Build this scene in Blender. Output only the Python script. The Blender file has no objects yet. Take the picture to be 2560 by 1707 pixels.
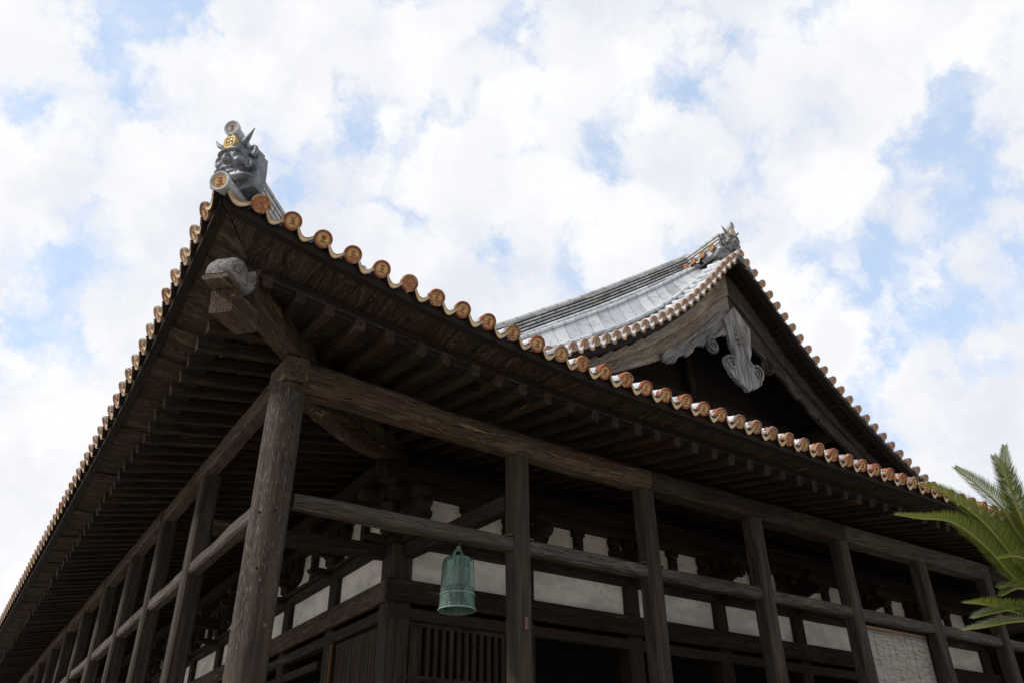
import bpy, bmesh, math, random
import numpy as np
from mathutils import Vector, Matrix, noise as mnoise

rng = random.Random(7)
SC = bpy.context.scene
COL = SC.collection
ZO = 1.6                      # eye height; building heights below are measured from the eye

# ------------------------------------------------------------------ camera, world, sun, exposure
cam_d = bpy.data.cameras.new("camera")
cam = bpy.data.objects.new("camera", cam_d)
COL.objects.link(cam)
SC.camera = cam
cam_d.sensor_fit = 'HORIZONTAL'
cam_d.sensor_width = 36.0
cam_d.lens = 28.602
cam_d.clip_start = 0.05
cam_d.clip_end = 4000
_pit, _yaw, _rol = math.radians(31.295), math.radians(55.441), math.radians(-0.6365)
_fw = Vector((math.cos(_pit) * math.cos(_yaw), math.cos(_pit) * math.sin(_yaw), math.sin(_pit)))
_r = Vector((math.sin(_yaw), -math.cos(_yaw), 0))
_u = _r.cross(_fw)
_r2 = _r * math.cos(_rol) + _u * math.sin(_rol)
_u2 = _u * math.cos(_rol) - _r * math.sin(_rol)
cam.matrix_world = Matrix(((_r2.x, _u2.x, -_fw.x, -2.010), (_r2.y, _u2.y, -_fw.y, -6.390),
                           (_r2.z, _u2.z, -_fw.z, ZO), (0, 0, 0, 1)))

SUN_EL = math.radians(37)
SUN_AZ = math.radians(-76)      # measured from +Y towards +X
sun_v = Vector((math.sin(SUN_AZ) * math.cos(SUN_EL), math.cos(SUN_AZ) * math.cos(SUN_EL), math.sin(SUN_EL)))
sun_d = bpy.data.lights.new("sun", 'SUN')
sun_d.energy = 3.0
sun_d.angle = math.radians(6)
sun_d.color = (1.0, 0.96, 0.9)
sun = bpy.data.objects.new("sun", sun_d)
sun.rotation_euler = (-sun_v).to_track_quat('-Z', 'Y').to_euler()
sun.location = (0, 0, 60)
COL.objects.link(sun)

SC.view_settings.view_transform = 'Standard'
SC.view_settings.look = 'None'
SC.view_settings.gamma = 1
SC.view_settings.exposure = 0.0
SC.cycles.use_denoising = True
SC.cycles.max_bounces = 6
SC.cycles.diffuse_bounces = 4

world = bpy.data.worlds.new("World")
SC.world = world
world.use_nodes = True


class NT:
    """tiny helper to write node trees"""
    def __init__(self, tree):
        self.t = tree
        tree.nodes.clear()

    def n(self, typ, inp=None, **kw):
        nd = self.t.nodes.new(typ)
        for k, v in kw.items():
            setattr(nd, k, v)
        for k, v in (inp or {}).items():
            s = nd.inputs[k]
            if isinstance(v, bpy.types.NodeSocket):
                self.t.links.new(v, s)
            else:
                s.default_value = v
        return nd

    def math(self, op, a, b=None, c=None, clamp=False):
        nd = self.t.nodes.new('ShaderNodeMath')
        nd.operation = op
        nd.use_clamp = clamp
        for i, v in enumerate((a, b, c)):
            if v is None:
                continue
            if isinstance(v, bpy.types.NodeSocket):
                self.t.links.new(v, nd.inputs[i])
            else:
                nd.inputs[i].default_value = v
        return nd.outputs[0]

    def vmath(self, op, a, b=None):
        nd = self.t.nodes.new('ShaderNodeVectorMath')
        nd.operation = op
        for i, v in enumerate((a, b)):
            if v is None:
                continue
            if isinstance(v, bpy.types.NodeSocket):
                self.t.links.new(v, nd.inputs[i])
            else:
                nd.inputs[i].default_value = v
        return nd.outputs['Value'] if op in ('DOT_PRODUCT', 'LENGTH', 'DISTANCE') else nd.outputs[0]

    def noise(self, vec, scale, detail=4, rough=0.55, dist=0.0):
        return self.n('ShaderNodeTexNoise', {'Vector': vec, 'Scale': scale, 'Detail': detail,
                                             'Roughness': rough, 'Distortion': dist}).outputs['Fac']

    def step(self, x, lo, hi):
        return self.n('ShaderNodeMapRange', {'Value': x, 'From Min': lo, 'From Max': hi},
                      interpolation_type='SMOOTHSTEP').outputs[0]

    def mix(self, fac, a, b, mode='MIX'):
        nd = self.t.nodes.new('ShaderNodeMix')
        nd.data_type = 'RGBA'
        nd.blend_type = mode
        for s, v in ((nd.inputs[0], fac), (nd.inputs[6], a), (nd.inputs[7], b)):
            if isinstance(v, bpy.types.NodeSocket):
                self.t.links.new(v, s)
            elif isinstance(v, (int, float)):
                s.default_value = v
            else:
                s.default_value = (*v, 1) if len(v) == 3 else v
        return nd.outputs[2]


w = NT(world.node_tree)
tc = w.n('ShaderNodeTexCoord').outputs['Generated']
sky = w.n('ShaderNodeTexSky', sky_type='NISHITA', sun_disc=False, sun_elevation=SUN_EL, sun_rotation=SUN_AZ,
          altitude=10, air_density=1.0, dust_density=1.2, ozone_density=1.0).outputs[0]
warp = w.n('ShaderNodeTexNoise', {'Vector': tc, 'Scale': 4.0, 'Detail': 3.0, 'Roughness': 0.5}).outputs['Color']
wv = w.vmath('SUBTRACT', warp, (0.5, 0.5, 0.5))
wsc = w.n('ShaderNodeVectorMath', {0: wv, 3: 0.10}, operation='SCALE').outputs[0]
dir1 = w.vmath('ADD', tc, wsc)
warp2 = w.n('ShaderNodeTexNoise', {'Vector': tc, 'Scale': 19.0, 'Detail': 5.0, 'Roughness': 0.66}).outputs['Color']
wsc2 = w.n('ShaderNodeVectorMath', {0: w.vmath('SUBTRACT', warp2, (0.5, 0.5, 0.5)), 3: 0.085}, operation='SCALE').outputs[0]
dirw = w.vmath('ADD', dir1, wsc2)


def puffs(vec, sizes, det):
    """billowed cloud tops: rounded cells of several sizes plus fractal edges"""
    out = None
    for sc_, k in sizes:
        v = w.n('ShaderNodeTexVoronoi', {'Vector': vec, 'Scale': sc_}, feature='F1').outputs['Distance']
        t = w.math('MULTIPLY', w.math('SUBTRACT', 1.0, v), k)
        out = t if out is None else w.math('ADD', out, t)
    return w.math('ADD', out, w.math('MULTIPLY', w.noise(vec, 11.0, det, 0.64), 0.46))


dens = puffs(dirw, ((8.0, .42), (17.0, .26)), 7)
# the coarse field a little towards the sun: its difference shades the puffs
co0 = w.n('ShaderNodeTexVoronoi', {'Vector': dirw, 'Scale': 9.0}, feature='F1').outputs['Distance']
co1 = w.n('ShaderNodeTexVoronoi', {'Vector': w.vmath('ADD', dirw, tuple(sun_v * 0.05)), 'Scale': 9.0}, feature='F1').outputs['Distance']
GAPS = [((0.001, 0.6713, 0.7412), .075, .24), ((-.0326, .6934, .7198), .05, .15), ((0.05, 0.6555, 0.7535), .045, .15), ((0.3082, 0.5908, 0.7456), .05, .26),
        ((0.3245, 0.5979, 0.7329), .035, .16), ((0.3648, 0.5197, 0.7726), .05, .15), ((0.4866, 0.5248, 0.6984), .04, .24), ((.4846, .5487, .6813), .03, .14),
        ((0.7428, 0.2465, 0.6225), .05, .20), ((0.7715, 0.2091, 0.601), .05, .14), ((0.5961, 0.2772, 0.7535), .045, .18),
        ((-0.0018, 0.9015, 0.4327), .06, .26), ((0.0076, 0.8563, 0.5165), .04, .17), ((-.029, .8035, .5947), .035, .12), ((0.5872, 0.4743, 0.6559), .055, .21),
        ((.5984, .4728, .6468), .04, .14), ((0.3916, 0.4874, 0.7804), .04, .14), ((0.0436, 0.9431, 0.3297), .055, .17), ((0.8262, 0.3209, 0.463), .06, .20),
        ((0.714, 0.3598, 0.6006), .05, .17), ((0.8496, 0.3386, 0.4043), .05, .14), ((.0109, .7334, .6797), .04, .10)]
bias = None
for d, wd, k in GAPS:
    dd = Vector(d).normalized()
    dist = w.vmath('DISTANCE', dirw, tuple(dd))
    q = w.math('DIVIDE', dist, wd)
    e = w.math('MULTIPLY', w.math('EXPONENT', w.math('MULTIPLY', w.math('MULTIPLY', q, q), -1.0)), k * 0.46)
    bias = e if bias is None else w.math('ADD', bias, e)



dens = w.math('SUBTRACT', dens, bias)
mask = w.step(dens, 0.31, 0.55)
lit = w.step(w.math('SUBTRACT', co1, co0), -0.28, 0.25)
soft = w.step(w.noise(dirw, 4.6, 5, 0.6), 0.36, 0.62)
lit = w.math('MULTIPLY_ADD', lit, 0.45, w.math('MULTIPLY', soft, 0.62), clamp=True)
cloud_col = w.mix(lit, (0.80, 0.83, 0.905), (0.99, 0.99, 1.0))
# unseen clouds behind the camera dimmed, an addition to darken front faces
sy = w.n('ShaderNodeSeparateXYZ', {0: tc})
rear_dim = w.step(w.math('ADD', sy.outputs[1], w.math('MULTIPLY', sy.outputs[0], -0.45)), -0.75, -0.05)
cloud_col = w.mix(rear_dim, (0.66, 0.68, 0.72), cloud_col)
bg_sky = w.n('ShaderNodeBackground', {'Color': sky, 'Strength': 0.10}).outputs[0]
bg_veil = w.n('ShaderNodeBackground', {'Color': (0.64, 0.77, 0.96, 1), 'Strength': 0.68}).outputs[0]
bg_blue = w.n('ShaderNodeAddShader', {0: bg_sky, 1: bg_veil}).outputs[0]
bg_cloud = w.n('ShaderNodeBackground', {'Color': cloud_col, 'Strength': 1.01}).outputs[0]
mx = w.n('ShaderNodeMixShader', {0: mask, 1: bg_blue, 2: bg_cloud}).outputs[0]
w.n('ShaderNodeOutputWorld', {'Surface': mx})


# ------------------------------------------------------------------ materials
def material(name):
    m = bpy.data.materials.new(name)
    m.use_nodes = True
    return m, NT(m.node_tree)


def finish(nt, col, rough=0.7, bump=None, bstr=0.3, bdist=0.01, metal=0.0, spec=0.3, extra=None):
    b = nt.n('ShaderNodeBsdfPrincipled', {'Roughness': rough, 'Metallic': metal, 'Specular IOR Level': spec})
    if isinstance(col, bpy.types.NodeSocket):
        nt.t.links.new(col, b.inputs['Base Color'])
    else:
        b.inputs['Base Color'].default_value = (*col, 1)
    if bump is not None:
        bn = nt.n('ShaderNodeBump', {'Height': bump, 'Strength': bstr, 'Distance': bdist})
        nt.t.links.new(bn.outputs[0], b.inputs['Normal'])
    out = nt.n('ShaderNodeOutputMaterial', {'Surface': b.outputs[0]})
    return b


def gco(nt):
    at = nt.n('ShaderNodeAttribute', attribute_name='gco').outputs['Vector']
    rd = nt.n('ShaderNodeObjectInfo').outputs['Random']
    sh = nt.math('MULTIPLY', rd, 31.7)
    cv = nt.n('ShaderNodeCombineXYZ', {'X': sh, 'Y': sh, 'Z': 0.0}).outputs[0]
    return nt.vmath('ADD', at, cv), rd


def wood(name, dark, mid, light, red=(0.05, 0.016, 0.009), redk=0.35, lightk=0.5, swirl=1.0, fleck=0.0, rough=0.8,
         bump=0.5, weather=0.0, wcol=(0.2, 0.19, 0.175), pale=0.0, k=0.62):
    wm_ = (1.07, 1.0, .91)
    dark, mid, light, red = [tuple(x * k * q for x, q in zip(c_, wm_)) for c_ in (dark, mid, light, red)]
    wcol = tuple(x * (k + .15) for x in wcol)
    m, nt = material(name)
    v, rd = gco(nt)
    sc = lambda s: nt.vmath('MULTIPLY', v, s)
    low = nt.noise(sc((0.9, 5.0, 5.0)), 1.0, 3, 0.5)
    low2 = nt.noise(sc((1.6, 3.2, 3.2)), 1.0, 4, 0.6)
    wc = nt.n('ShaderNodeTexNoise', {'Vector': sc((1.4, 5, 5)), 'Scale': 1.0, 'Detail': 3.0}).outputs['Color']
    wc = nt.n('ShaderNodeVectorMath', {0: nt.vmath('SUBTRACT', wc, (0.5, 0.5, 0.5)), 3: 0.10 * swirl}, operation='SCALE').outputs[0]
    v2 = nt.vmath('ADD', v, wc)
    fib = nt.noise(nt.vmath('MULTIPLY', v2, (2.6, 60, 60)), 1.0, 6, 0.7)
    fib2 = nt.noise(nt.vmath('MULTIPLY', v2, (1.2, 20, 20)), 1.0, 4, 0.6)
    ring = nt.math('SINE', nt.math('MULTIPLY', nt.noise(nt.vmath('MULTIPLY', v2, (0.55, 6.5, 6.5)), 1.0, 2, 0.5), 70.0 * swirl))
    ring = nt.math('MULTIPLY_ADD', ring, 0.5, 0.5)
    g = nt.math('ADD', nt.math('MULTIPLY', fib, 0.40), nt.math('MULTIPLY', fib2, 0.32))
    g = nt.math('ADD', g, nt.math('MULTIPLY', ring, 0.12))
    g = nt.math('ADD', g, nt.math('MULTIPLY', low2, 0.22))
    c = nt.mix(nt.step(g, 0.37, 0.57), dark, mid)
    c = nt.mix(nt.math('MULTIPLY', nt.step(g, 0.52, 0.68), lightk), c, light)
    c = nt.mix(nt.math('MULTIPLY', nt.step(low, 0.52, 0.68), redk), c, red)
    if pale > 0:
        pm = nt.step(nt.noise(nt.vmath('MULTIPLY', v2, (1.1, 11, 11)), 1.0, 4, 0.65), 0.63, 0.70)
        c = nt.mix(nt.math('MULTIPLY', pm, pale), c, (0.30, 0.20, 0.11))
    if weather > 0:
        wm = nt.step(nt.noise(sc((0.8, 2.2, 2.2)), 1.0, 5, 0.65), 0.38, 0.62)
        wm2 = nt.math('MULTIPLY', wm, nt.step(fib, 0.36, 0.62))
        c = nt.mix(nt.math('MULTIPLY', wm2, weather), c, wcol)
    if fleck > 0:
        fm = nt.step(nt.noise(sc((14, 120, 120)), 1.0, 3, 0.5), 0.57, 0.67)
        fm = nt.math('MULTIPLY', fm, nt.step(nt.noise(sc((0.7, 3.5, 3.5)), 1.0, 3, 0.5), 0.36, 0.60))
        c = nt.mix(nt.math('MULTIPLY', fm, fleck), c, (0.27, 0.26, 0.245))
    # drying cracks
    ck = nt.noise(nt.vmath('MULTIPLY', v2, (0.7, 17, 17)), 1.0, 3, 0.5)
    crack = nt.step(nt.math('ABSOLUTE', nt.math('SUBTRACT', ck, 0.5)), 0.0, 0.011)
    c = nt.mix(nt.math('MULTIPLY', nt.math('SUBTRACT', 1.0, crack), 0.75), c, (0.004, 0.003, 0.003))
    c = nt.mix(nt.math('MULTIPLY', nt.math('POWER', rd, 2.0), 0.55), c, dark)
    c = nt.mix(nt.math('MULTIPLY', nt.step(rd, 0.70, 0.95), 0.22), c, light)
    h = nt.math('ADD', nt.math('MULTIPLY', fib, 0.6), nt.math('ADD', nt.math('MULTIPLY', ring, 0.3), nt.math('MULTIPLY', crack, 0.8)))
    finish(nt, c, rough, h, bump, 0.012, spec=0.22)
    return m


M = {}
M['wood'] = wood('dark_wood', (0.013, 0.0085, 0.0062), (0.040, 0.028, 0.020), (0.115, 0.086, 0.062), pale=0.3)
M['post'] = wood('post_wood', (0.020, 0.0155, 0.0125), (0.056, 0.044, 0.035), (0.13, 0.106, 0.086), redk=0.2, swirl=0.5, k=.72)
M['pillar'] = wood('pillar_wood', (0.026, 0.020, 0.017), (0.074, 0.055, 0.045), (0.15, 0.118, 0.098), redk=0.4, swirl=0.4,
                   red=(0.080, 0.038, 0.026), fleck=0.65, bump=0.5, k=.70)
M['grey'] = wood('weathered_wood', (0.028, 0.022, 0.018), (0.090, 0.074, 0.062), (0.20, 0.172, 0.148), redk=0.2, swirl=1.2,
                 weather=0.5, k=.7, bump=.7)
M['log'] = wood('log_wood', (0.022, 0.0145, 0.010), (0.085, 0.057, 0.039), (0.21, 0.155, 0.105), redk=0.6, red=(0.060, 0.020, 0.012),
                swirl=1.3, pale=0.8, weather=0.4, wcol=(0.18, 0.15, 0.12), k=.72, bump=.8)
M['soffit'] = wood('soffit_wood', (0.014, 0.0095, 0.007), (0.060, 0.042, 0.030), (0.20, 0.155, 0.11), redk=0.5, red=(0.055, 0.022, 0.014), swirl=2.2, pale=0.55, k=.72, bump=1.0)
M['rafter'] = wood('rafter_wood', (0.013, 0.0085, 0.0062), (0.042, 0.028, 0.020), (0.11, 0.08, 0.058), redk=0.55, red=(0.060, 0.020, 0.011), pale=.25)
M['kioi'] = wood('fascia_wood', (0.011, 0.008, 0.007), (0.024, 0.016, 0.012), (0.06, 0.042, 0.031), redk=0.6, red=(0.035, 0.012, 0.009), k=.6)
M['nose'] = wood('nose_wood', (0.036, 0.035, 0.036), (0.145, 0.148, 0.155), (0.32, 0.34, 0.36), redk=0.05, swirl=3.0, weather=0.7,
                 wcol=(0.30, 0.29, 0.27), bump=1.0, k=1.35)
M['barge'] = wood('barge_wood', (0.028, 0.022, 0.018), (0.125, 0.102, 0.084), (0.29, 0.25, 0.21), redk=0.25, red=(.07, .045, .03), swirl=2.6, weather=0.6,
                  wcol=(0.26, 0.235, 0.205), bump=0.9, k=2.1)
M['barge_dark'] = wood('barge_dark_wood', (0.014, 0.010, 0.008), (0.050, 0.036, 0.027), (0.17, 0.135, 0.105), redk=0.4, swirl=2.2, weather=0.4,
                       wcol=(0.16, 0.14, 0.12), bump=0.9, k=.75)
M['silver'] = wood('silvered_wood', (0.050, 0.048, 0.048), (0.20, 0.205, 0.215), (0.42, 0.435, 0.455), redk=0.0, swirl=0.6, bump=0.7, k=1.0)
M['door'] = wood('door_wood', (0.020, 0.013, 0.010), (0.058, 0.040, 0.029), (0.12, 0.092, 0.070), redk=0.5)
M['honey'] = wood('honey_wood', (0.10, 0.05, 0.02), (0.20, 0.11, 0.05), (0.3, 0.19, 0.1), redk=0.2, k=.8)

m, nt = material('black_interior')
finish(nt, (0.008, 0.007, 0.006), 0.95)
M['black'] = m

m, nt = material('plaster')
oc = nt.n('ShaderNodeTexCoord').outputs['Object']
st = nt.noise(nt.vmath('MULTIPLY', oc, (1.0, 1.0, 2.2)), 1.6, 6, 0.62)
sp = nt.noise(oc, 22.0, 4, 0.6)
c = nt.mix(nt.step(st, 0.38, 0.62), (0.58, 0.56, 0.53), (0.80, 0.765, 0.71))
c = nt.mix(nt.math('MULTIPLY', nt.step(nt.noise(oc, 2.8, 5, 0.6), 0.55, 0.72), 0.35), c, (0.50, 0.47, 0.36))
c = nt.mix(nt.math('MULTIPLY', nt.step(sp, 0.58, 0.75), 0.18), c, (0.38, 0.36, 0.33))
ck = nt.n('ShaderNodeTexVoronoi', {'Vector': nt.vmath('ADD', oc, nt.n('ShaderNodeVectorMath', {0: nt.n('ShaderNodeTexNoise', {'Vector': oc, 'Scale': 6.0, 'Detail': 4.0}).outputs['Color'], 3: 0.18}, operation='SCALE').outputs[0]), 'Scale': 1.9}, feature='DISTANCE_TO_EDGE').outputs['Distance']
ckm = nt.math('SUBTRACT', 1.0, nt.step(ck, 0.0, 0.010))
c = nt.mix(nt.math('MULTIPLY', ckm, 0.3), c, (0.20, 0.18, 0.155))
dr = nt.noise(nt.vmath('MULTIPLY', oc, (9, 9, 0.8)), 1.0, 4, 0.6)
c = nt.mix(nt.math('MULTIPLY', nt.step(dr, 0.56, 0.72), 0.35), c, (0.40, 0.37, 0.31))
finish(nt, c, 0.9, sp, 0.15, 0.004)
M['plaster'] = m


def tile(name, a, b, dark, rough=0.5, joint=0.24, yellow=0.0, jk=0.62):
    m, nt = material(name)
    v = nt.n('ShaderNodeAttribute', attribute_name='gco').outputs['Vector']
    sep = nt.n('ShaderNodeSeparateXYZ', {0: v})
    k = nt.math('DIVIDE', sep.outputs[0], joint)
    fl = nt.math('FLOOR', k)
    fr = nt.math('FRACT', k)
    wn = nt.n('ShaderNodeTexWhiteNoise', {'Vector': nt.n('ShaderNodeCombineXYZ', {'X': fl, 'Y': nt.math('FLOOR', sep.outputs[2]), 'Z': 0.0}).outputs[0]},
              noise_dimensions='3D').outputs['Value']
    oc = nt.n('ShaderNodeTexCoord').outputs['Object']
    bl = nt.noise(oc, 7.0, 6, 0.65)
    fn = nt.noise(oc, 45.0, 4, 0.6)
    c = nt.mix(nt.step(wn, 0.1, 0.95), a, b)
    c = nt.mix(nt.math('MULTIPLY', nt.step(wn, 0.80, 0.95), 0.75), c, dark)
    c = nt.mix(nt.math('MULTIPLY', nt.step(bl, 0.50, 0.66), 0.55), c, dark)
    c = nt.mix(nt.math('MULTIPLY', nt.step(fn, 0.5, 0.8), 0.3), c, b)
    if yellow > 0:
        c = nt.mix(nt.math('MULTIPLY', nt.step(nt.noise(oc, 3.0, 5, 0.6), 0.5, 0.66), yellow), c, (0.42, 0.37, 0.24))
    jl = nt.math('SUBTRACT', 1.0, nt.step(nt.math('MINIMUM', fr, nt.math('SUBTRACT', 1.0, fr)), 0.0, 0.045))
    c = nt.mix(nt.math('MULTIPLY', jl, jk), c, (0.03, 0.032, 0.036))
    h = nt.math('SUBTRACT', nt.math('MULTIPLY', fn, 0.25), nt.math('ADD', jl, nt.math('MULTIPLY', fr, 0.5)))
    finish(nt, c, rough, h, 0.5, 0.012, spec=0.35)
    return m


M['tile'] = tile('roof_tile', (0.48, 0.50, 0.53), (0.63, 0.65, 0.67), (0.20, 0.21, 0.23), rough=.52)
M['ridge'] = tile('ridge_tile', (0.36, 0.37, 0.38), (0.56, 0.56, 0.54), (0.09, 0.09, 0.095), joint=0.33, yellow=0.35, jk=.8)


m, nt = material('dark_joint')
finish(nt, (0.035, 0.036, 0.038), 0.8)
M['joint'] = m


def clay(name, a, b, rough=0.45):
    m, nt = material(name)
    oc = nt.n('ShaderNodeTexCoord').outputs['Object']
    n1 = nt.noise(oc, 9.0, 5, 0.6)
    n2 = nt.noise(oc, 60.0, 4, 0.6)
    c = nt.mix(nt.step(n1, 0.35, 0.65), a, b)
    c = nt.mix(nt.math('MULTIPLY', nt.step(n2, 0.55, 0.75), 0.3), c, (0.06, 0.065, 0.07))
    c = nt.mix(nt.math('MULTIPLY', nt.step(nt.noise(oc, 24.0, 5, 0.65), 0.54, 0.62), 0.35), c, tuple(min(1, x * 2.0) for x in b))
    finish(nt, c, rough, n2, 0.35, 0.005, spec=0.5)
    return m


M['clay'] = clay('fired_clay', (0.085, 0.095, 0.115), (0.17, 0.185, 0.205))
M['claypale'] = clay('pale_clay', (0.30, 0.31, 0.325), (0.42, 0.43, 0.44), 0.4)
M['clayold'] = clay('lichen_clay', (0.075, 0.080, 0.082), (0.22, 0.23, 0.22), 0.65)
M['tan'] = clay('tan_clay', (0.50, 0.38, 0.26), (0.58, 0.46, 0.33), 0.7)


def paint(name, a, b, worn, k, rough=0.75, th=0.56):
    m, nt = material(name)
    oc = nt.n('ShaderNodeTexCoord').outputs['Object']
    rd = nt.n('ShaderNodeObjectInfo').outputs['Random']
    cv = nt.n('ShaderNodeCombineXYZ', {'X': nt.math('MULTIPLY', rd, 17.0), 'Y': 0.0, 'Z': nt.math('MULTIPLY', rd, 9.0)}).outputs[0]
    v = nt.vmath('ADD', oc, cv)
    n1 = nt.noise(v, 14.0, 5, 0.65)
    n2 = nt.noise(v, 55.0, 5, 0.7)
    c = nt.mix(nt.step(n1, 0.35, 0.65), a, b)
    thr = nt.math('ADD', nt.math('MULTIPLY', n1, 0.55), nt.math('MULTIPLY', n2, 0.45))
    thr = nt.math('ADD', thr, nt.math('MULTIPLY', nt.math('SUBTRACT', rd, 0.5), 0.16))
    c = nt.mix(nt.math('MULTIPLY', nt.step(thr, th, th + 0.05), k), c, worn)
    c = nt.mix(nt.math('MULTIPLY', nt.step(n2, 0.62, 0.7), 0.35), c, (0.08, 0.05, 0.035))
    finish(nt, c, rough, n2, 0.35, 0.003, spec=0.2)
    return m


M['red'] = paint('red_paint', (0.22, 0.062, 0.034), (0.30, 0.105, 0.056), (0.44, 0.31, 0.17), 0.7, th=.54)
M['gold'] = paint('gold_paint', (0.50, 0.345, 0.15), (0.62, 0.47, 0.24), (0.30, 0.085, 0.045), 0.85, th=.515)
M['glyph'] = paint('glyph_paint', (0.26, 0.075, 0.038), (0.33, 0.11, 0.055), (0.48, 0.33, 0.16), 0.7)
M['palerim'] = paint('pale_rim', (0.30, 0.20, 0.15), (0.40, 0.30, 0.24), (0.52, 0.42, 0.28), 0.6)
M['litgold'] = paint('lit_gold', (0.60, 0.47, 0.26), (0.70, 0.58, 0.36), (0.34, 0.15, 0.09), 0.65)
M['cream'] = paint('cream_gold', (0.58, 0.45, 0.24), (0.70, 0.58, 0.36), (0.30, 0.13, 0.07), 0.7, th=.57)
M['rimgrey'] = paint('grey_red_rim', (0.20, 0.115, 0.09), (0.26, 0.15, 0.115), (0.34, 0.28, 0.22), 0.6)
M['medal'] = paint('medal_gold', (0.50, 0.33, 0.07), (0.60, 0.43, 0.12), (0.38, 0.24, 0.06), 0.5, 0.4)
M['medaldark'] = paint('medal_line', (0.22, 0.13, 0.03), (0.26, 0.16, 0.04), (0.2, 0.12, 0.03), 0.5, 0.5)
M['vrim'] = paint('verge_rim', (0.36, 0.25, 0.20), (0.45, 0.33, 0.27), (0.42, 0.33, 0.24), 0.5)
M['vface'] = paint('verge_face', (0.50, 0.37, 0.22), (0.46, 0.30, 0.22), (0.36, 0.17, 0.11), 0.6)
M['vglyph'] = paint('verge_glyph', (0.28, 0.11, 0.07), (0.34, 0.15, 0.10), (0.4, 0.3, 0.2), 0.4)
M['pale_face'] = paint('ash_face', (0.46, 0.44, 0.45), (0.58, 0.56, 0.55), (0.4, 0.2, 0.12), 0.5)

m, nt = material('verdigris_bronze')
oc = nt.n('ShaderNodeTexCoord').outputs['Object']
n1 = nt.noise(nt.vmath('MULTIPLY', oc, (16, 16, 3.5)), 1.0, 6, 0.7)
n2 = nt.noise(oc, 60.0, 5, 0.7)
c = nt.mix(nt.step(n1, 0.38, 0.62), (0.026, 0.046, 0.041), (0.085, 0.155, 0.125))
c = nt.mix(nt.math('MULTIPLY', nt.step(n2, 0.52, 0.7), 0.5), c, (0.15, 0.245, 0.195))
finish(nt, c, 0.6, n2, 0.3, 0.004, spec=0.4)
M['bronze'] = m
m, nt = material('bronze_edge')
oc = nt.n('ShaderNodeTexCoord').outputs['Object']
finish(nt, nt.mix(nt.noise(oc, 30.0, 4, 0.6), (0.15, 0.26, 0.21), (0.28, 0.40, 0.33)), 0.6)
M['bronze_edge'] = m
m, nt = material('bronze_panel')
oc = nt.n('ShaderNodeTexCoord').outputs['Object']
n1 = nt.noise(nt.vmath('MULTIPLY', oc, (14, 14, 4)), 1.0, 6, 0.65)
c = nt.mix(nt.step(n1, 0.36, 0.66), (0.030, 0.042, 0.043), (0.085, 0.14, 0.12))
finish(nt, c, 0.5, nt.noise(oc, 70.0, 4, 0.6), 0.3, 0.003, spec=0.45)
M['bronze_panel'] = m
m, nt = material('bell_studs')
finish(nt, (0.04, 0.075, 0.06), 0.6)
M['stud'] = m
m, nt = material('rusty_iron')
finish(nt, (0.06, 0.03, 0.022), 0.7)
M['iron'] = m
m, nt = material('faded_red_plate')
oc = nt.n('ShaderNodeTexCoord').outputs['Object']
finish(nt, nt.mix(nt.noise(oc, 40.0, 4, 0.6), (0.10, 0.05, 0.05), (0.17, 0.09, 0.09)), 0.8)
M['plate'] = m

# reed blind: fine horizontal reeds
m, nt = material('reed')
v = nt.n('ShaderNodeAttribute', attribute_name='gco').outputs['Vector']
r1 = nt.noise(nt.vmath('MULTIPLY', v, (5, 60, 1)), 1.0, 3, 0.6)
r2 = nt.noise(nt.vmath('MULTIPLY', v, (3, 9, 1)), 1.0, 4, 0.6)
c = nt.mix(nt.step(r1, 0.34, 0.66), (0.17, 0.145, 0.12), (0.36, 0.335, 0.30))
c = nt.mix(nt.math('MULTIPLY', nt.step(r2, 0.40, 0.66), 0.30), c, (0.42, 0.405, 0.38))
finish(nt, c, 0.8, r1, 0.6, 0.006)
M['reed'] = m
m, nt = material('dark_cord')
finish(nt, (0.03, 0.024, 0.02), 0.9)
M['cord'] = m
m, nt = material('pale_cord')
finish(nt, (0.5, 0.46, 0.38), 0.9)
M['palecord'] = m
m, nt = material('bamboo')
oc = nt.n('ShaderNodeTexCoord').outputs['Object']
finish(nt, nt.mix(nt.noise(nt.vmath('MULTIPLY', oc, (1, 8, 8)), 3.0, 4, 0.6), (0.20, 0.12, 0.07), (0.34, 0.24, 0.16)), 0.7)
M['bamboo'] = m

# cycad
m, nt = material('cycad_leaf')
v = nt.n('ShaderNodeAttribute', attribute_name='gco').outputs['Vector']
n1 = nt.noise(nt.vmath('MULTIPLY', v, (6, 6, 6)), 1.0, 3, 0.5)
c = nt.mix(n1, (0.045, 0.080, 0.014), (0.115, 0.150, 0.028))
b1 = nt.n('ShaderNodeBsdfPrincipled', {'Base Color': c, 'Roughness': 0.30, 'Specular IOR Level': 0.7})
tr = nt.n('ShaderNodeBsdfTranslucent', {'Color': nt.mix(0.5, c, (0.30, 0.33, 0.04))})
ms = nt.n('ShaderNodeMixShader', {0: 0.35, 1: b1.outputs[0], 2: tr.outputs[0]})
nt.n('ShaderNodeOutputMaterial', {'Surface': ms.outputs[0]})
M['leaf'] = m
m, nt = material('cycad_rachis')
finish(nt, (0.24, 0.25, 0.06), 0.5)
M['rachis'] = m
m, nt = material('cycad_trunk')
oc = nt.n('ShaderNodeTexCoord').outputs['Object']
vo = nt.n('ShaderNodeTexVoronoi', {'Vector': nt.vmath('MULTIPLY', oc, (1, 1, 1.6)), 'Scale': 16.0}).outputs['Distance']
finish(nt, nt.mix(vo, (0.035, 0.026, 0.018), (0.16, 0.12, 0.08)), 0.9, vo, 1.0, 0.04)
M['trunk'] = m
m, nt = material('gravel')
oc = nt.n('ShaderNodeTexCoord').outputs['Object']
n1 = nt.noise(oc, 0.35, 6, 0.6)
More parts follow.
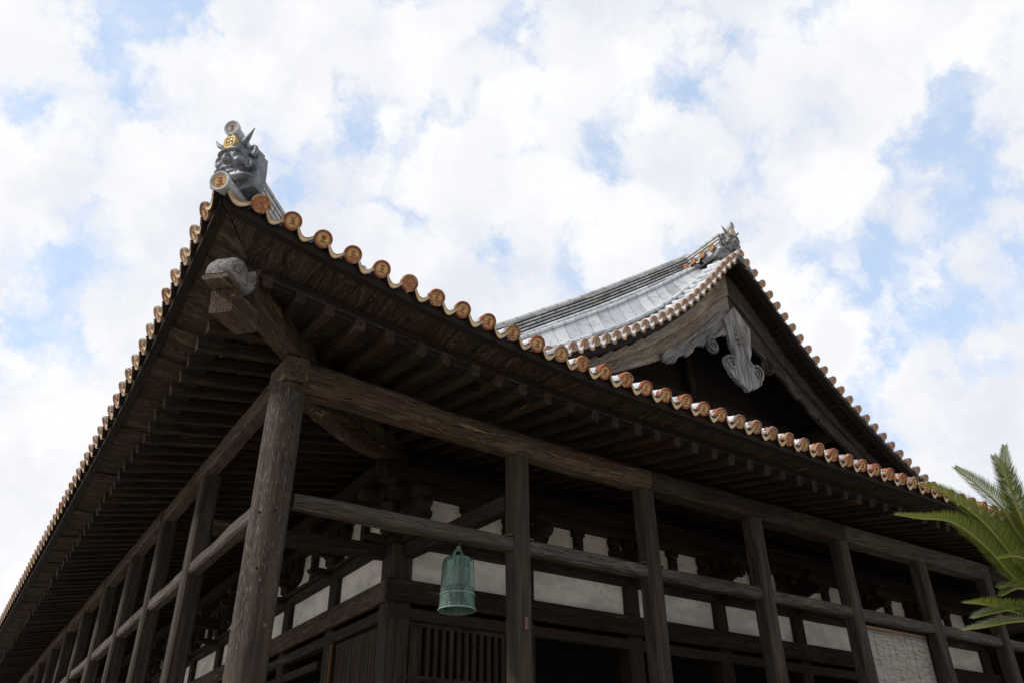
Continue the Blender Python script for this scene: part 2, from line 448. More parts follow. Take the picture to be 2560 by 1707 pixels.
n2 = nt.noise(oc, 40.0, 5, 0.7)
c = nt.mix(n1, (0.38, 0.335, 0.27), (0.50, 0.45, 0.375))
c = nt.mix(nt.math('MULTIPLY', n2, 0.5), c, (0.2, 0.18, 0.155))
finish(nt, c, 0.95, n2, 0.6, 0.02)
M['gravel'] = m
m, nt = material('granite')
oc = nt.n('ShaderNodeTexCoord').outputs['Object']
finish(nt, nt.mix(nt.noise(oc, 50.0, 5, 0.7), (0.26, 0.25, 0.24), (0.42, 0.41, 0.39)), 0.85)
M['granite'] = m


# ------------------------------------------------------------------ mesh builder
class MB:
    def __init__(self):
        self.v, self.f, self.g, self.mi = [], [], [], []
        self.cur = 0

    def off(self):
        return Vector((rng.uniform(0, 40), rng.uniform(0, 40), rng.uniform(0, 40)))

    def add(self, verts, faces, gco, mi=None):
        b = len(self.v)
        self.v += [tuple(p) for p in verts]
        self.g += [tuple(p) for p in gco]
        self.f += [tuple(b + i for i in fc) for fc in faces]
        self.mi += [self.cur if mi is None else mi] * len(faces)

    def loft(self, rings, gr, cap=True, closed=True, mi=None):
        n = len(rings[0])
        V = [p for r in rings for p in r]
        G = [p for r in gr for p in r]
        F = []
        for i in range(len(rings) - 1):
            for j in range(n if closed else n - 1):
                k = (j + 1) % n
                F.append((i * n + j, i * n + k, (i + 1) * n + k, (i + 1) * n + j))
        if cap and closed:
            F.append(tuple(reversed(range(n))))
            F.append(tuple((len(rings) - 1) * n + j for j in range(n)))
        self.add(V, F, G, mi)

    def beam(self, p0, p1, w, h, up=(0, 0, 1), ch=0.012, seg=1, rough=0.0, bow=0.0, taper=1.0, mi=None):
        """rectangular timber from p0 to p1; w across, h along up"""
        p0, p1 = Vector(p0), Vector(p1)
        d = p1 - p0
        L = d.length
        x = d / L
        up = Vector(up)
        z = (up - x * up.dot(x)).normalized()
        y = z.cross(x)
        a, b = w / 2, h / 2
        ch = min(ch, a * 0.9, b * 0.9)
        sec = [(-a + ch, -b), (a - ch, -b), (a, -b + ch), (a, b - ch), (a - ch, b), (-a + ch, b), (-a, b - ch), (-a, -b + ch)]
        o = self.off()
        rings, gr = [], []
        for i in range(seg + 1):
            t = i / seg
            k = 1 + (taper - 1) * t
            c = p0 + d * t + z * (bow * math.sin(math.pi * t))
            R, G = [], []
            for (sy, sz) in sec:
                q = c + y * sy * k + z * sz * k
                if rough:
                    nv = mnoise.noise_vector(Vector((t * L * 1.6, sy * 9, sz * 9)) + o)
                    nv2 = mnoise.noise_vector(Vector((t * L * 5, sy * 14, sz * 14)) + o)
                    q = q + y * (nv.y + .4 * nv2.y) * rough + z * (nv.z + .4 * nv2.z) * rough
                R.append(q)
                G.append(Vector((t * L, sy, sz)) + o)
            rings.append(R)
            gr.append(G)
        self.loft(rings, gr, mi=mi)

    def post(self, x, y, z0, z1, w, d=None, ch=0.02, seg=6, rough=0.0, mi=None):
        self.beam((x, y, z0), (x, y, z1), d or w, w, up=(1, 0, 0), ch=ch, seg=seg, rough=rough, mi=mi)

    def extrude(self, pts, o, ux, uy, un, th, grain=None, mi=None, step=None):
        """2D outline extruded by th along un; grain = 2D grain direction"""
        o, ux, uy, un = Vector(o), Vector(ux), Vector(uy), Vector(un)
        ga = grain or (1, 0)
        gl = math.hypot(*ga)
        ga = (ga[0] / gl, ga[1] / gl)
        of = self.off()
        V, G = [], []
        for k in (0, th):
            for (a, b) in pts:
                V.append(o + ux * a + uy * b + un * k)
                G.append(Vector((a * ga[0] + b * ga[1], -a * ga[1] + b * ga[0], k)) + of)
        n = len(pts)
        F = [tuple(range(n)), tuple(reversed(range(n, 2 * n)))]
        F += [(i, (i + 1) % n, n + (i + 1) % n, n + i) for i in range(n)]
        self.add(V, F, G, mi)

    def tube(self, pts, r, n=8, mi=None, cap=True, gz=0.0):
        pts = [Vector(p) for p in pts]
        rs = r if isinstance(r, (list, tuple)) else [r] * len(pts)
        rings, gr = [], []
        L = 0
        prev = None
        for i, p in enumerate(pts):
            t = (pts[min(i + 1, len(pts) - 1)] - pts[max(i - 1, 0)]).normalized()
            ref = Vector((0, 0, 1)) if abs(t.z) < 0.95 else Vector((1, 0, 0))
            a = t.cross(ref).normalized()
            if prev is not None and a.dot(prev) < 0:
                a = -a
            prev = a
            b = a.cross(t)
            if i:
                L += (p - pts[i - 1]).length
            R, G = [], []
            for k in range(n):
                th = 2 * math.pi * k / n
                R.append(p + (a * math.cos(th) + b * math.sin(th)) * rs[i])
                G.append(Vector((L, k / n * rs[i] * 6, gz)))
            rings.append(R)
            gr.append(G)
        self.loft(rings, gr, cap=cap, mi=mi)

    def lathe(self, prof, c, ax=(0, 0, 1), n=24, mi=None, cap=False):
        c, ax = Vector(c), Vector(ax).normalized()
        ref = Vector((1, 0, 0)) if abs(ax.x) < 0.9 else Vector((0, 1, 0))
        a = ax.cross(ref).normalized()
        b = ax.cross(a)
        rings, gr = [], []
        of = self.off()
        for (r, h) in prof:
            R, G = [], []
            for k in range(n):
                th = 2 * math.pi * k / n
                R.append(c + ax * h + (a * math.cos(th) + b * math.sin(th)) * r)
                G.append(Vector((h, r * math.cos(th), r * math.sin(th))) + of)
            rings.append(R)
            gr.append(G)
        self.loft(rings, gr, cap=cap, mi=mi)

    def ball(self, c, r, n=10, mi=None, rot=None):
        c = Vector(c)
        r = Vector(r) if not isinstance(r, (int, float)) else Vector((r, r, r))
        rings = []
        for i in range(n + 1):
            ph = math.pi * i / n
            R = []
            for k in range(n * 2):
                th = math.pi * k / n
                p = Vector((r.x * math.sin(ph) * math.cos(th), r.y * math.sin(ph) * math.sin(th), r.z * math.cos(ph)))
                if rot:
                    p = rot @ p
                R.append(c + p)
            rings.append(R)
        self.loft(rings, rings, cap=False, mi=mi)

    def build(self, name, mats, parent=None, smooth=30, bevel=0.0, zo=ZO, remesh=0.0, weld=False):
        me = bpy.data.meshes.new(name)
        V = [(x, y, z + zo) for x, y, z in self.v]
        me.from_pydata(V, [], self.f)
        at = me.attributes.new('gco', 'FLOAT_VECTOR', 'POINT')
        at.data.foreach_set('vector', np.array(self.g, dtype=np.float32).ravel())
        if not isinstance(mats, (list, tuple)):
            mats = [mats]
        for mm in mats:
            me.materials.append(mm)
        if len(mats) > 1:
            me.polygons.foreach_set('material_index', np.array(self.mi, dtype=np.int32))
        bm = bmesh.new()
        bm.from_mesh(me)
        if weld:
            bmesh.ops.remove_doubles(bm, verts=bm.verts, dist=1e-5)
        bmesh.ops.recalc_face_normals(bm, faces=bm.faces)
        bm.to_mesh(me)
        bm.free()
        if smooth:
            me.polygons.foreach_set('use_smooth', [True] * len(me.polygons))
            me.set_sharp_from_angle(angle=math.radians(smooth))
        ob = bpy.data.objects.new(name, me)
        COL.objects.link(ob)
        if parent is not None:
            ob.parent = parent
        if bevel:
            bv = ob.modifiers.new('bevel', 'BEVEL')
            bv.width = bevel
            bv.segments = 2
            bv.limit_method = 'ANGLE'
            bv.angle_limit = math.radians(40)
        if remesh:
            rm = ob.modifiers.new('remesh', 'REMESH')
            rm.mode = 'VOXEL'
            rm.voxel_size = remesh
            rm.use_smooth_shade = True
            sm = ob.modifiers.new('smooth', 'SMOOTH')
            sm.iterations = 2
            sm.factor = 0.5
        return ob


def thing(name, label, cat, loc=(0, 0, 0)):
    o = bpy.data.objects.new(name, None)
    o.location = loc
    COL.objects.link(o)
    o['label'] = label
    o['category'] = cat
    return o


def dup(o, parent=None, mat=None, name=None):
    c = o.copy()
    COL.objects.link(c)
    if parent is not None:
        c.parent = parent
    if mat is not None:
        c.matrix_local = mat
    return c


# ------------------------------------------------------------------ ground
g = MB()
g.add([(-600, -600, 0), (600, -600, 0), (600, 600, 0), (-600, 600, 0)], [(0, 1, 2, 3)], [(0, 0, 0)] * 4)
go = g.build('ground', M['gravel'], zo=0)
go['kind'] = 'structure'

# ------------------------------------------------------------------ temple hall
HALL = thing('temple_hall', 'dark weathered timber temple hall under a grey tiled hip-and-gable roof', 'temple')
E0 = 1.147                    # eave overhang beyond the outer pillars
BX = 17.16                    # width of the outer pillar grid
CX = BX / 2                   # ridge line
BY = 27.0                     # depth
LU = [0, .294, .585, .86, 1.13, 1.40, 1.67, 1.94, 2.21, 2.49, 2.76, 3.02, 3.29, 3.56, 3.83, 4.35, 5.15, 6.15, 7.15, 8.15]
LZ = [.57, .508, .453, .394, .342, .298, .258, .219, .19, .157, .134, .108, .086, .065, .052, .036, .026, .013, .005, 0]
RS = [0, 1, 2, 3, 4, 4.8, 5.34, 6.24, 6.58, 6.93, 7.45, 7.73, 8.13, 8.48, 8.89, 9.28, 9.53, 9.727]
RZ = [3.835, 4.17, 4.53, 4.91, 5.31, 5.65, 5.88, 6.37, 6.60, 6.82, 7.19, 7.41, 7.76, 8.11, 8.56, 9.02, 9.25, 9.42]
GI = ([0, 1, 2, 3, 4, 5.38, 7, 8.2, 9.19, 9.727], [3.835, 4.17, 4.56, 5.06, 5.72, 6.66, 7.77, 8.64, 9.37, 9.78])
Z0E = 3.835                   # eave disc centres away from the corners
SKEW = .0146                  # the left side runs slightly out of square


def lift(u):
    return float(np.interp(max(u, 0), LU, LZ))


def gz(s):
    return float(np.interp(s, RS, RZ))


def sstep(t):
    t = min(max(t, 0), 1)
    return t * t * (3 - 2 * t)


def fade(s):
    return max(0.0, 1 - s / 3.0) ** 1.5


def bulge(s):
    """how much the main slope stands above the drooping gable verge"""
    return float(np.interp(s, *GI)) - gz(s)


def roofz(s, u, mk=0.0):
    """disc-centre height at distance s in from the eave and u along it; mk = how far past the gable verge"""
    return gz(s) + lift(u) * fade(s) + bulge(s) * sstep(mk)


TF = lambda a, o, z: Vector((a, o, z))        # front: a along the eave, o inward
TL = lambda a, o, z: Vector((o + SKEW * a, a, z))        # left side
TR = lambda a, o, z: Vector((BX - o, a, z))   # right side
PITCH = 0.271

# --- roof covering: rolls and pans modelled row by row
RA = [(.060 * math.cos(t), .060 * math.sin(t) + .008) for t in np.linspace(-0.5, math.pi + 0.5, 9)]


def tile_rows(mb, T, rows, s_of, u_of, mk_of, seg=0.45, pan=True):
    for i, (a, wpan) in enumerate(rows):
        s0, s1 = s_of(a)
        if s1 - s0 < 0.15:
            continue
        n = max(3, int((s1 - s0) / seg))
        rings, gr, pr, pg = [], [], [], []
        for k in range(n + 1):
            s = s0 + (s1 - s0) * k / n
            zc = roofz(s, u_of(a), mk_of(a))
            rings.append([T(a + da, -E0 + s, zc + dz) for da, dz in RA])
            gr.append([Vector((s, da * 4, i + .5)) for da, dz in RA])
            if pan:
                zb = roofz(s, u_of(a + wpan), mk_of(a + wpan))
                P, Q = [], []
                for q in (0, .25, .5, .75, 1):
                    dz = -.03 - .062 * math.sin(math.pi * q)
                    P.append(T(a + .05 + (wpan - .10) * q, -E0 + (s if k else s + .07), zc + (zb - zc) * q + dz + (0 if k else .02)))
                    Q.append(Vector((s, q, i + 100.5)))
                pr.append(P)
                pg.append(Q)
        mb.loft(rings, gr, cap=False, closed=False)
        if pan:
            mb.loft(pr, pg, cap=False, closed=False)


FR = [(-.83 + PITCH * i, PITCH) for i in range(int((BX + 2 * .83) / PITCH) + 1)]
LR0 = [(-.83 + PITCH * i, PITCH) for i in range(9)]            # below the gable verge
LR1 = [(1.80, .40), (2.20, .16), (2.36, .30)] + [(2.66 + PITCH * i, PITCH) for i in range(90)]
uF = lambda a: min(a + E0, BX + E0 - a)
uL = lambda a: a + E0
mkL = lambda a: (a - 1.48) / 0.95
mb = MB()
tile_rows(mb, TF, FR, lambda a: (0.0, min(uF(a), 3.5)), uF, lambda a: 0)
mb.build('roof_slope', M['tile'], HALL, smooth=50)
mb = MB()
tile_rows(mb, TL, LR0, lambda a: (0.0, uL(a)), uL, lambda a: 0)
tile_rows(mb, TL, LR1, lambda a: (0.0, E0 + CX - .16 - SKEW * a), uL, mkL)
mb.build('roof_slope', M['tile'], HALL, smooth=50)
mb = MB()
tile_rows(mb, TR, LR0, lambda a: (0.0, uL(a)), uL, lambda a: 0, seg=.9)
tile_rows(mb, TR, LR1, lambda a: (0.0, E0 + CX - .16), uL, mkL, seg=.9)
mb.build('roof_slope', M['tile'], HALL, smooth=50)


# --- eave end tiles: round discs with a raised mark, and the curved pans between them
def disc_mesh(name, mats, r=.077, proto_seed=0):
    mb = MB()
    # rim and body: face towards -Y
    mb.cur = 0
    prof = [(r * .74, .07), (r * .76, .012), (r * .97, .006), (r, -.010), (r * .985, -.026), (r * .93, -.030), (r * .80, -.029), (r * .74, -.021), (r * .70, -.019)]
    mb.lathe([(a, b) for a, b in prof], (0, 0, 0), (0, 1, 0), 28, mi=0)
    mb.lathe([(r * .70, -.019), (.0005, -.019)], (0, 0, 0), (0, 1, 0), 28, mi=1)
    for k in range(18):
        t = 2 * math.pi * k / 18
        mb.ball((r * .60 * math.cos(t), -.0195, r * .60 * math.sin(t)), (r * .05, .004, r * .05), 3, mi=2)
    s = r * .42
    bw = r * .05
    def stroke(x0, z0, x1, z1):
        mb.beam((x0 * s, -.021, z0 * s), (x1 * s, -.021, z1 * s), .008, bw * 2, up=(-(z1 - z0), 0, x1 - x0), ch=.002, mi=2)
    stroke(-.62, .78, .62, .80)
    stroke(-.52, .04, .52, .06)
    stroke(-.78, -.76, .78, -.74)
    stroke(.0, .78, .0, -.74)
    if proto_seed == 1:
        stroke(.28, -.2, .55, -.48)
    if proto_seed == 2:
        stroke(-.45, .42, .45, .44)
        stroke(-.45, .8, -.45, .05)
        stroke(.45, .8, .45, .05)
    if proto_seed == 3:
        stroke(-.25, 1.1, .2, .85)
    return mb, mats


def pan_mesh(wd, h=.047, dip=.062, depth=.11, side=1):
    mb = MB()
    rings, gr = [], []
    n = 9
    x0, x1 = .060, wd - .060
    top, bot = [], []
    for i in range(n):
        q = i / (n - 1)
        x = (x0 + (x1 - x0) * q) * side
        z = -.020 - dip * math.sin(math.pi * q)
        top.append((x, z))
        bot.append((x, z - h * (.75 + .25 * math.sin(math.pi * q))))
    out = top + bot[::-1]
    V = [(x, -.016, z) for x, z in out] + [(x, depth, z) for x, z in out]
    m_ = len(out)
    F = []
    MI = []
    for i in range(n - 1):
        j = m_ - 1 - i
        F.append((i, i + 1, j - 1, j))
        MI.append(0)
        F.append((m_ + i, m_ + j, m_ + j - 1, m_ + i + 1))
        MI.append(1)
    for i in range(m_):
        k = (i + 1) % m_
        F.append((i, m_ + i, m_ + k, k))
        MI.append(1)
    b = len(mb.v)
    mb.v += V
    mb.g += V
    mb.f += F
    mb.mi += MI
    # raised lip along the lower edge and top edge
    for L in (bot, top):
        mb.tube([(x, -.018, z + (.004 if L is bot else -.004)) for x, z in L], .0030, 5, mi=2)
    return mb


PTILT = math.radians(16)
TILT = math.radians(30)        # eave tiles hang outwards and down


def place(ob, T, a, o, z, kind, tilt=0.0, hang=TILT):
    """matrix that puts a -Y facing proto onto the eave"""
    p = T(a, o, z + ZO)
    rz = {'F': 0.0, 'L': -math.pi / 2, 'R': math.pi / 2}[kind]
    return Matrix.Translation(p) @ Matrix.Rotation(rz, 4, 'Z') @ Matrix.Rotation(hang, 4, 'X') @ Matrix.Rotation(-tilt, 4, 'Y')


def make_proto(fn, name, mats):
    ob = fn.build(name, mats, HALL, smooth=35, zo=0)
    return ob


disc_sets = {}
for key, mats in (('F', [M['red'], M['gold'], M['glyph']]), ('V', [M['vrim'], M['vface'], M['vglyph']])):
    disc_sets[key] = [make_proto(disc_mesh('p', mats, r=.079 if key == 'F' else .077, proto_seed=s)[0], 'eave_tile' if key == 'F' else 'verge_tile', mats) for s in range(4)]
disc_rim2 = make_proto(disc_mesh('p', None, r=.079, proto_seed=0)[0], 'eave_tile', [M['rimgrey'], M['gold'], M['glyph']])
disc_sets['L'] = [make_proto(disc_mesh('p', None, r=.079, proto_seed=q)[0], 'eave_tile', [M[a], M[b], M[c]]) for q, (a, b, c) in enumerate((('palerim', 'litgold', 'vglyph'), ('vrim', 'litgold', 'vglyph'), ('palerim', 'gold', 'red')))]  # left eave discs in paler paint: the sun's brightness put into the colour
disc_sets['F'] = [disc_sets['F'][0], disc_sets['F'][1], disc_sets['F'][2], disc_sets['F'][3], disc_sets['F'][1], disc_rim2]
panF = make_proto(pan_mesh(PITCH), 'pan_tile', [M['cream'], M['kioi'], M['palerim']])
panL = make_proto(pan_mesh(PITCH, side=-1), 'pan_tile', [M['cream'], M['kioi'], M['palerim']])
VP_ = .250
panV = make_proto(pan_mesh(VP_), 'verge_pan_tile', [M['gold'], M['claypale'], M['vrim']])
used = set()


def put(proto, mat, jitter=True):
    if jitter:
        mat = mat @ Matrix.Rotation(rng.uniform(-.12, .12), 4, 'Y') @ Matrix.Rotation(rng.uniform(-.05, .05), 4, 'X') @ Matrix.Rotation(rng.uniform(-.05, .05), 4, 'Z')
    if proto.name not in used:
        used.add(proto.name)
        proto.matrix_local = mat
        return proto
    return dup(proto, HALL, mat)


def merge_stuff(name, items, mats_from):
    """the many far repeats that do not show: one mesh"""
    vs, fs, mi, gg = [], [], [], []
    for proto, mat in items:
        me = proto.data
        b = len(vs)
        vs += [mat @ v.co for v in me.vertices]
        fs += [tuple(b + i for i in p.vertices) for p in me.polygons]
        mi += [p.material_index for p in me.polygons]
    me = bpy.data.meshes.new(name)
    me.from_pydata(vs, [], fs)
    for mm in mats_from.data.materials:
        me.materials.append(mm)
    me.polygons.foreach_set('material_index', np.array(mi, dtype=np.int32))
    ob = bpy.data.objects.new(name, me)
    COL.objects.link(ob)
    ob.parent = HALL
    ob['kind'] = 'stuff'
    return ob


def zdisc(u):
    return Z0E + lift(u)


stuffD, stuffP = [], []
for i, (a, wp) in enumerate(FR):
    pr = disc_sets['F'][rng.randrange(6)]
    z = zdisc(uF(a))
    mt = place(None, TF, a, -E0, z, 'F')
    zn = zdisc(uF(a + PITCH))
    tl = math.atan2(zn - z, PITCH)
    mp = place(None, TF, a, -E0 - .022, z, 'F', tl, PTILT)
    if i < 46:
        put(pr, mt @ Matrix.Translation((0, rng.uniform(-.012, .008), rng.uniform(-.006, .006))))
        put(panF, mp, False)
    else:
        stuffD.append((pr, mt))
        stuffP.append((panF, mp))
LALL = [(-.83 + PITCH * i, PITCH) for i in range(103)]
for i, (a, wp) in enumerate(LALL):
    pr = disc_sets['L'][rng.randrange(3)] if rng.random() < .8 else disc_sets['F'][rng.randrange(6)]
    z = zdisc(uL(a))
    mt = place(None, TL, a, -E0, z, 'L')
    zn = zdisc(uL(a + PITCH))
    mp = place(None, TL, a, -E0 - .022, z, 'L', -math.atan2(zn - z, PITCH), PTILT)
    if i < 54:
        put(pr, mt)
        put(panL, mp, False)
    else:
        stuffD.append((pr, mt))
        stuffP.append((panL, mp))
# the short first pan from the corner tile to the first disc, on both sides
for T, k, side in ((TF, 'F', 1), (TL, 'L', -1)):
    a0 = -1.15
    z0, z1 = zdisc(0.0) - .02, zdisc(.294)
    ww = .32
    pm = make_proto(pan_mesh(ww, dip=.055, side=side), 'pan_tile', [M['cream'], M['kioi'], M['palerim']])
    pm.matrix_local = place(None, T, a0, -E0 - .022, z0, k, math.atan2(z1 - z0, ww) * (1 if k == 'F' else -1), PTILT)
merge_stuff('eave_tile_row', stuffD, disc_sets['F'][0])
merge_stuff('pan_tile_row', stuffP, panF)

# verge tiles along both rakes of the gable, walking the curve in equal steps
VY = 1.35


def vz(r):
    return gz(E0 + CX - abs(r))


verge_pts = []
for sg in (-1, 1):
    r = .17
    L = []
    while r < 5.0:
        L.append((sg * r, vz(r)))
        lo, hi = r, r + .5
        for _ in range(30):
            md = (lo + hi) / 2
            if math.hypot(md - r, vz(md) - vz(r)) < VP_:
                lo = md
            else:
                hi = md
        r = lo
    verge_pts.append(L)
vt = MB()
for L in verge_pts:
    for i, (r, z) in enumerate(L):
        pr = disc_sets['V'][rng.randrange(4)]
        put(pr, Matrix.Translation((CX + r, VY, z + ZO)) @ Matrix.Rotation(math.radians(24), 4, 'X'))
        if i + 1 < len(L):
            r2, z2 = L[i + 1]
            if r > 0:
                ml, tl = Matrix.Translation((CX + r, VY, z + ZO)), math.atan2(z2 - z, r2 - r)
            else:
                ml, tl = Matrix.Translation((CX + r2, VY, z2 + ZO)), math.atan2(z - z2, r - r2)
            put(panV, ml @ Matrix.Rotation(math.radians(20), 4, 'X') @ Matrix.Rotation(-tl, 4, 'Y'), False)
        # short roll tile running back from the disc
        vt.tube([(CX + r, VY + .0, z + .004), (CX + r, VY + .2, z + .03), (CX + r, VY + .46, z + .12)], .062, 10, gz=i + (200 if r > 0 else 0) + .5)
        if i + 1 < len(L):
            dx, dz = L[i + 1][0] - r, L[i + 1][1] - z
            nx, nz = -dz / VP_, dx / VP_
            if nz < 0:
                nx, nz = -nx, -nz
            rings, gr = [], []
            for q in (0, .25, .5, .75, 1):
                dp = .02 + .06 * math.sin(math.pi * q)
                bx, bz = CX + r + dx * q - nx * dp, z + dz * q - nz * dp
                rings.append([Vector((bx, VY + .01, bz)), Vector((bx, VY + .44, bz + .09))])
                gr.append([Vector((.0, q, i + 400.5)), Vector((.25, q, i + 400.5))])
            vt.loft(rings, gr, cap=False, closed=False)
# apex tile pair
vt.tube([(CX, VY - .02, vz(0) - .02), (CX, VY + .5, vz(0) + .03)], .085, 12, gz=777.5)
vt.build('verge_roll', M['tile'], HALL, smooth=50)
apd = dup(disc_sets['V'][0], HALL, Matrix.Translation((CX, VY - .03, vz(0) - .02 + ZO)) @ Matrix.Scale(1.1, 4))

# --- ridges
def noshi(mb, path, width, layers, lh, base_dz, inset=.03, cap_r=.085, gk=0):
    """ridge of stacked flat tiles along a path of points (roof height), with a round cap"""
    path = [Vector(p) for p in path]
    for l in range(layers):
        wd = width - .025 * l
        z0 = base_dz + l * lh
        for sgn, (za, zb, wq) in enumerate(((z0 + lh * .5, z0 + lh, wd), (z0, z0 + lh * .5, wd - inset * 4))):
            rings, gr = [], []
            Ls = 0
            for i, p in enumerate(path):
                t = (path[min(i + 1, len(path) - 1)] - path[max(i - 1, 0)])
                t.z = 0
                t.normalize()
                n = Vector((-t.y, t.x, 0))
                if i:
                    Ls += (p - path[i - 1]).length
                h = wq / 2
                rings.append([p + n * -h + Vector((0, 0, za)), p + n * h + Vector((0, 0, za)), p + n * h + Vector((0, 0, zb)), p + n * -h + Vector((0, 0, zb))])
                gr.append([Vector((Ls + l * .17, k, l + gk + .5)) for k in range(4)])
            mb.loft(rings, gr, mi=0 if sgn == 0 else 1)
    top = base_dz + layers * lh
    mb.tube([p + Vector((0, 0, top + cap_r * .35)) for p in path], cap_r, 10, mi=0, gz=gk + 55.5)


DARKJ = M['joint']
# main ridge
mb = MB()
noshi(mb, [(CX, y, 9.43) for y in np.linspace(1.57, BY - 1.5, 14)], .56, 6, .088, 0.0, gk=10)
mb.build('ridge', [M['ridge'], DARKJ], HALL, smooth=40)
# small tile eave at the foot of the main ridge above the left rake
for k in range(4):
    y = 1.63 + .245 * k
    put(disc_sets['F'][k % 3], Matrix.Translation((CX - .40, y, 9.55 + ZO)) @ Matrix.Rotation(-math.pi / 2, 4, 'Z') @ Matrix.Scale(.92, 4))
    if k < 4:
        put(panL, Matrix.Translation((CX - .40, y + .245, 9.55 + ZO)) @ Matrix.Rotation(-math.pi / 2, 4, 'Z') @ Matrix.Scale(.92, 4), False)
mb = MB()
for k in range(5):
    y = 1.63 + .245 * k
    mb.tube([(CX - .39, y, 9.55), (CX - .2, y, 9.64)], .066, 8, gz=k + .5)
mb.beam((CX - .30, 1.48, 9.51), (CX - .30, 2.66, 9.51), .12, .10, ch=.004)
mb.build('ridge_skirt', M['ridge'], HALL, smooth=40)
# descending ridges beside the rakes
for sg in (-1, 1):
    mb = MB()
    path = []
    for r in np.linspace(.06, 6.3, 23):
        path.append((CX + sg * r, 2.55, gz(E0 + CX - r) + bulge(E0 + CX - r) - .05))
    noshi(mb, path, .36, 5, .068, 0.02, cap_r=.07, gk=30 + sg)
    mb.build('ridge', [M['ridge'], DARKJ], HALL, smooth=40)
# hip ridges
def hip_path(s0, s1, n, mirror=False):
    out = []
    for s in np.linspace(s0, s1, n):
        out.append(((BX + E0 - s) if mirror else (-E0 + s), -E0 + s, roofz(s, s)))
    return out


for mir in (False, True):
    mb = MB()
    noshi(mb, hip_path(.20, 2.0, 8, mir), .30, 5, .078, .03, cap_r=.062, gk=70)
    noshi(mb, hip_path(2.15, 3.7, 7, mir), .32, 6, .055, .03, cap_r=.065, gk=80)
    mb.build('ridge', [M['ridge'], DARKJ], HALL, smooth=40)


# --- demon-face ridge ornaments
def spiral(c, r0, turns, th0, n=22, y=0.0, sgn=1):
    out = []
    for i in range(n):
        q = i / (n - 1)
        r = r0 * (1 - .85 * q)
        th = th0 + sgn * turns * 2 * math.pi * q
        out.append((c[0] + r * math.cos(th), y, c[1] + r * math.sin(th)))
    return out


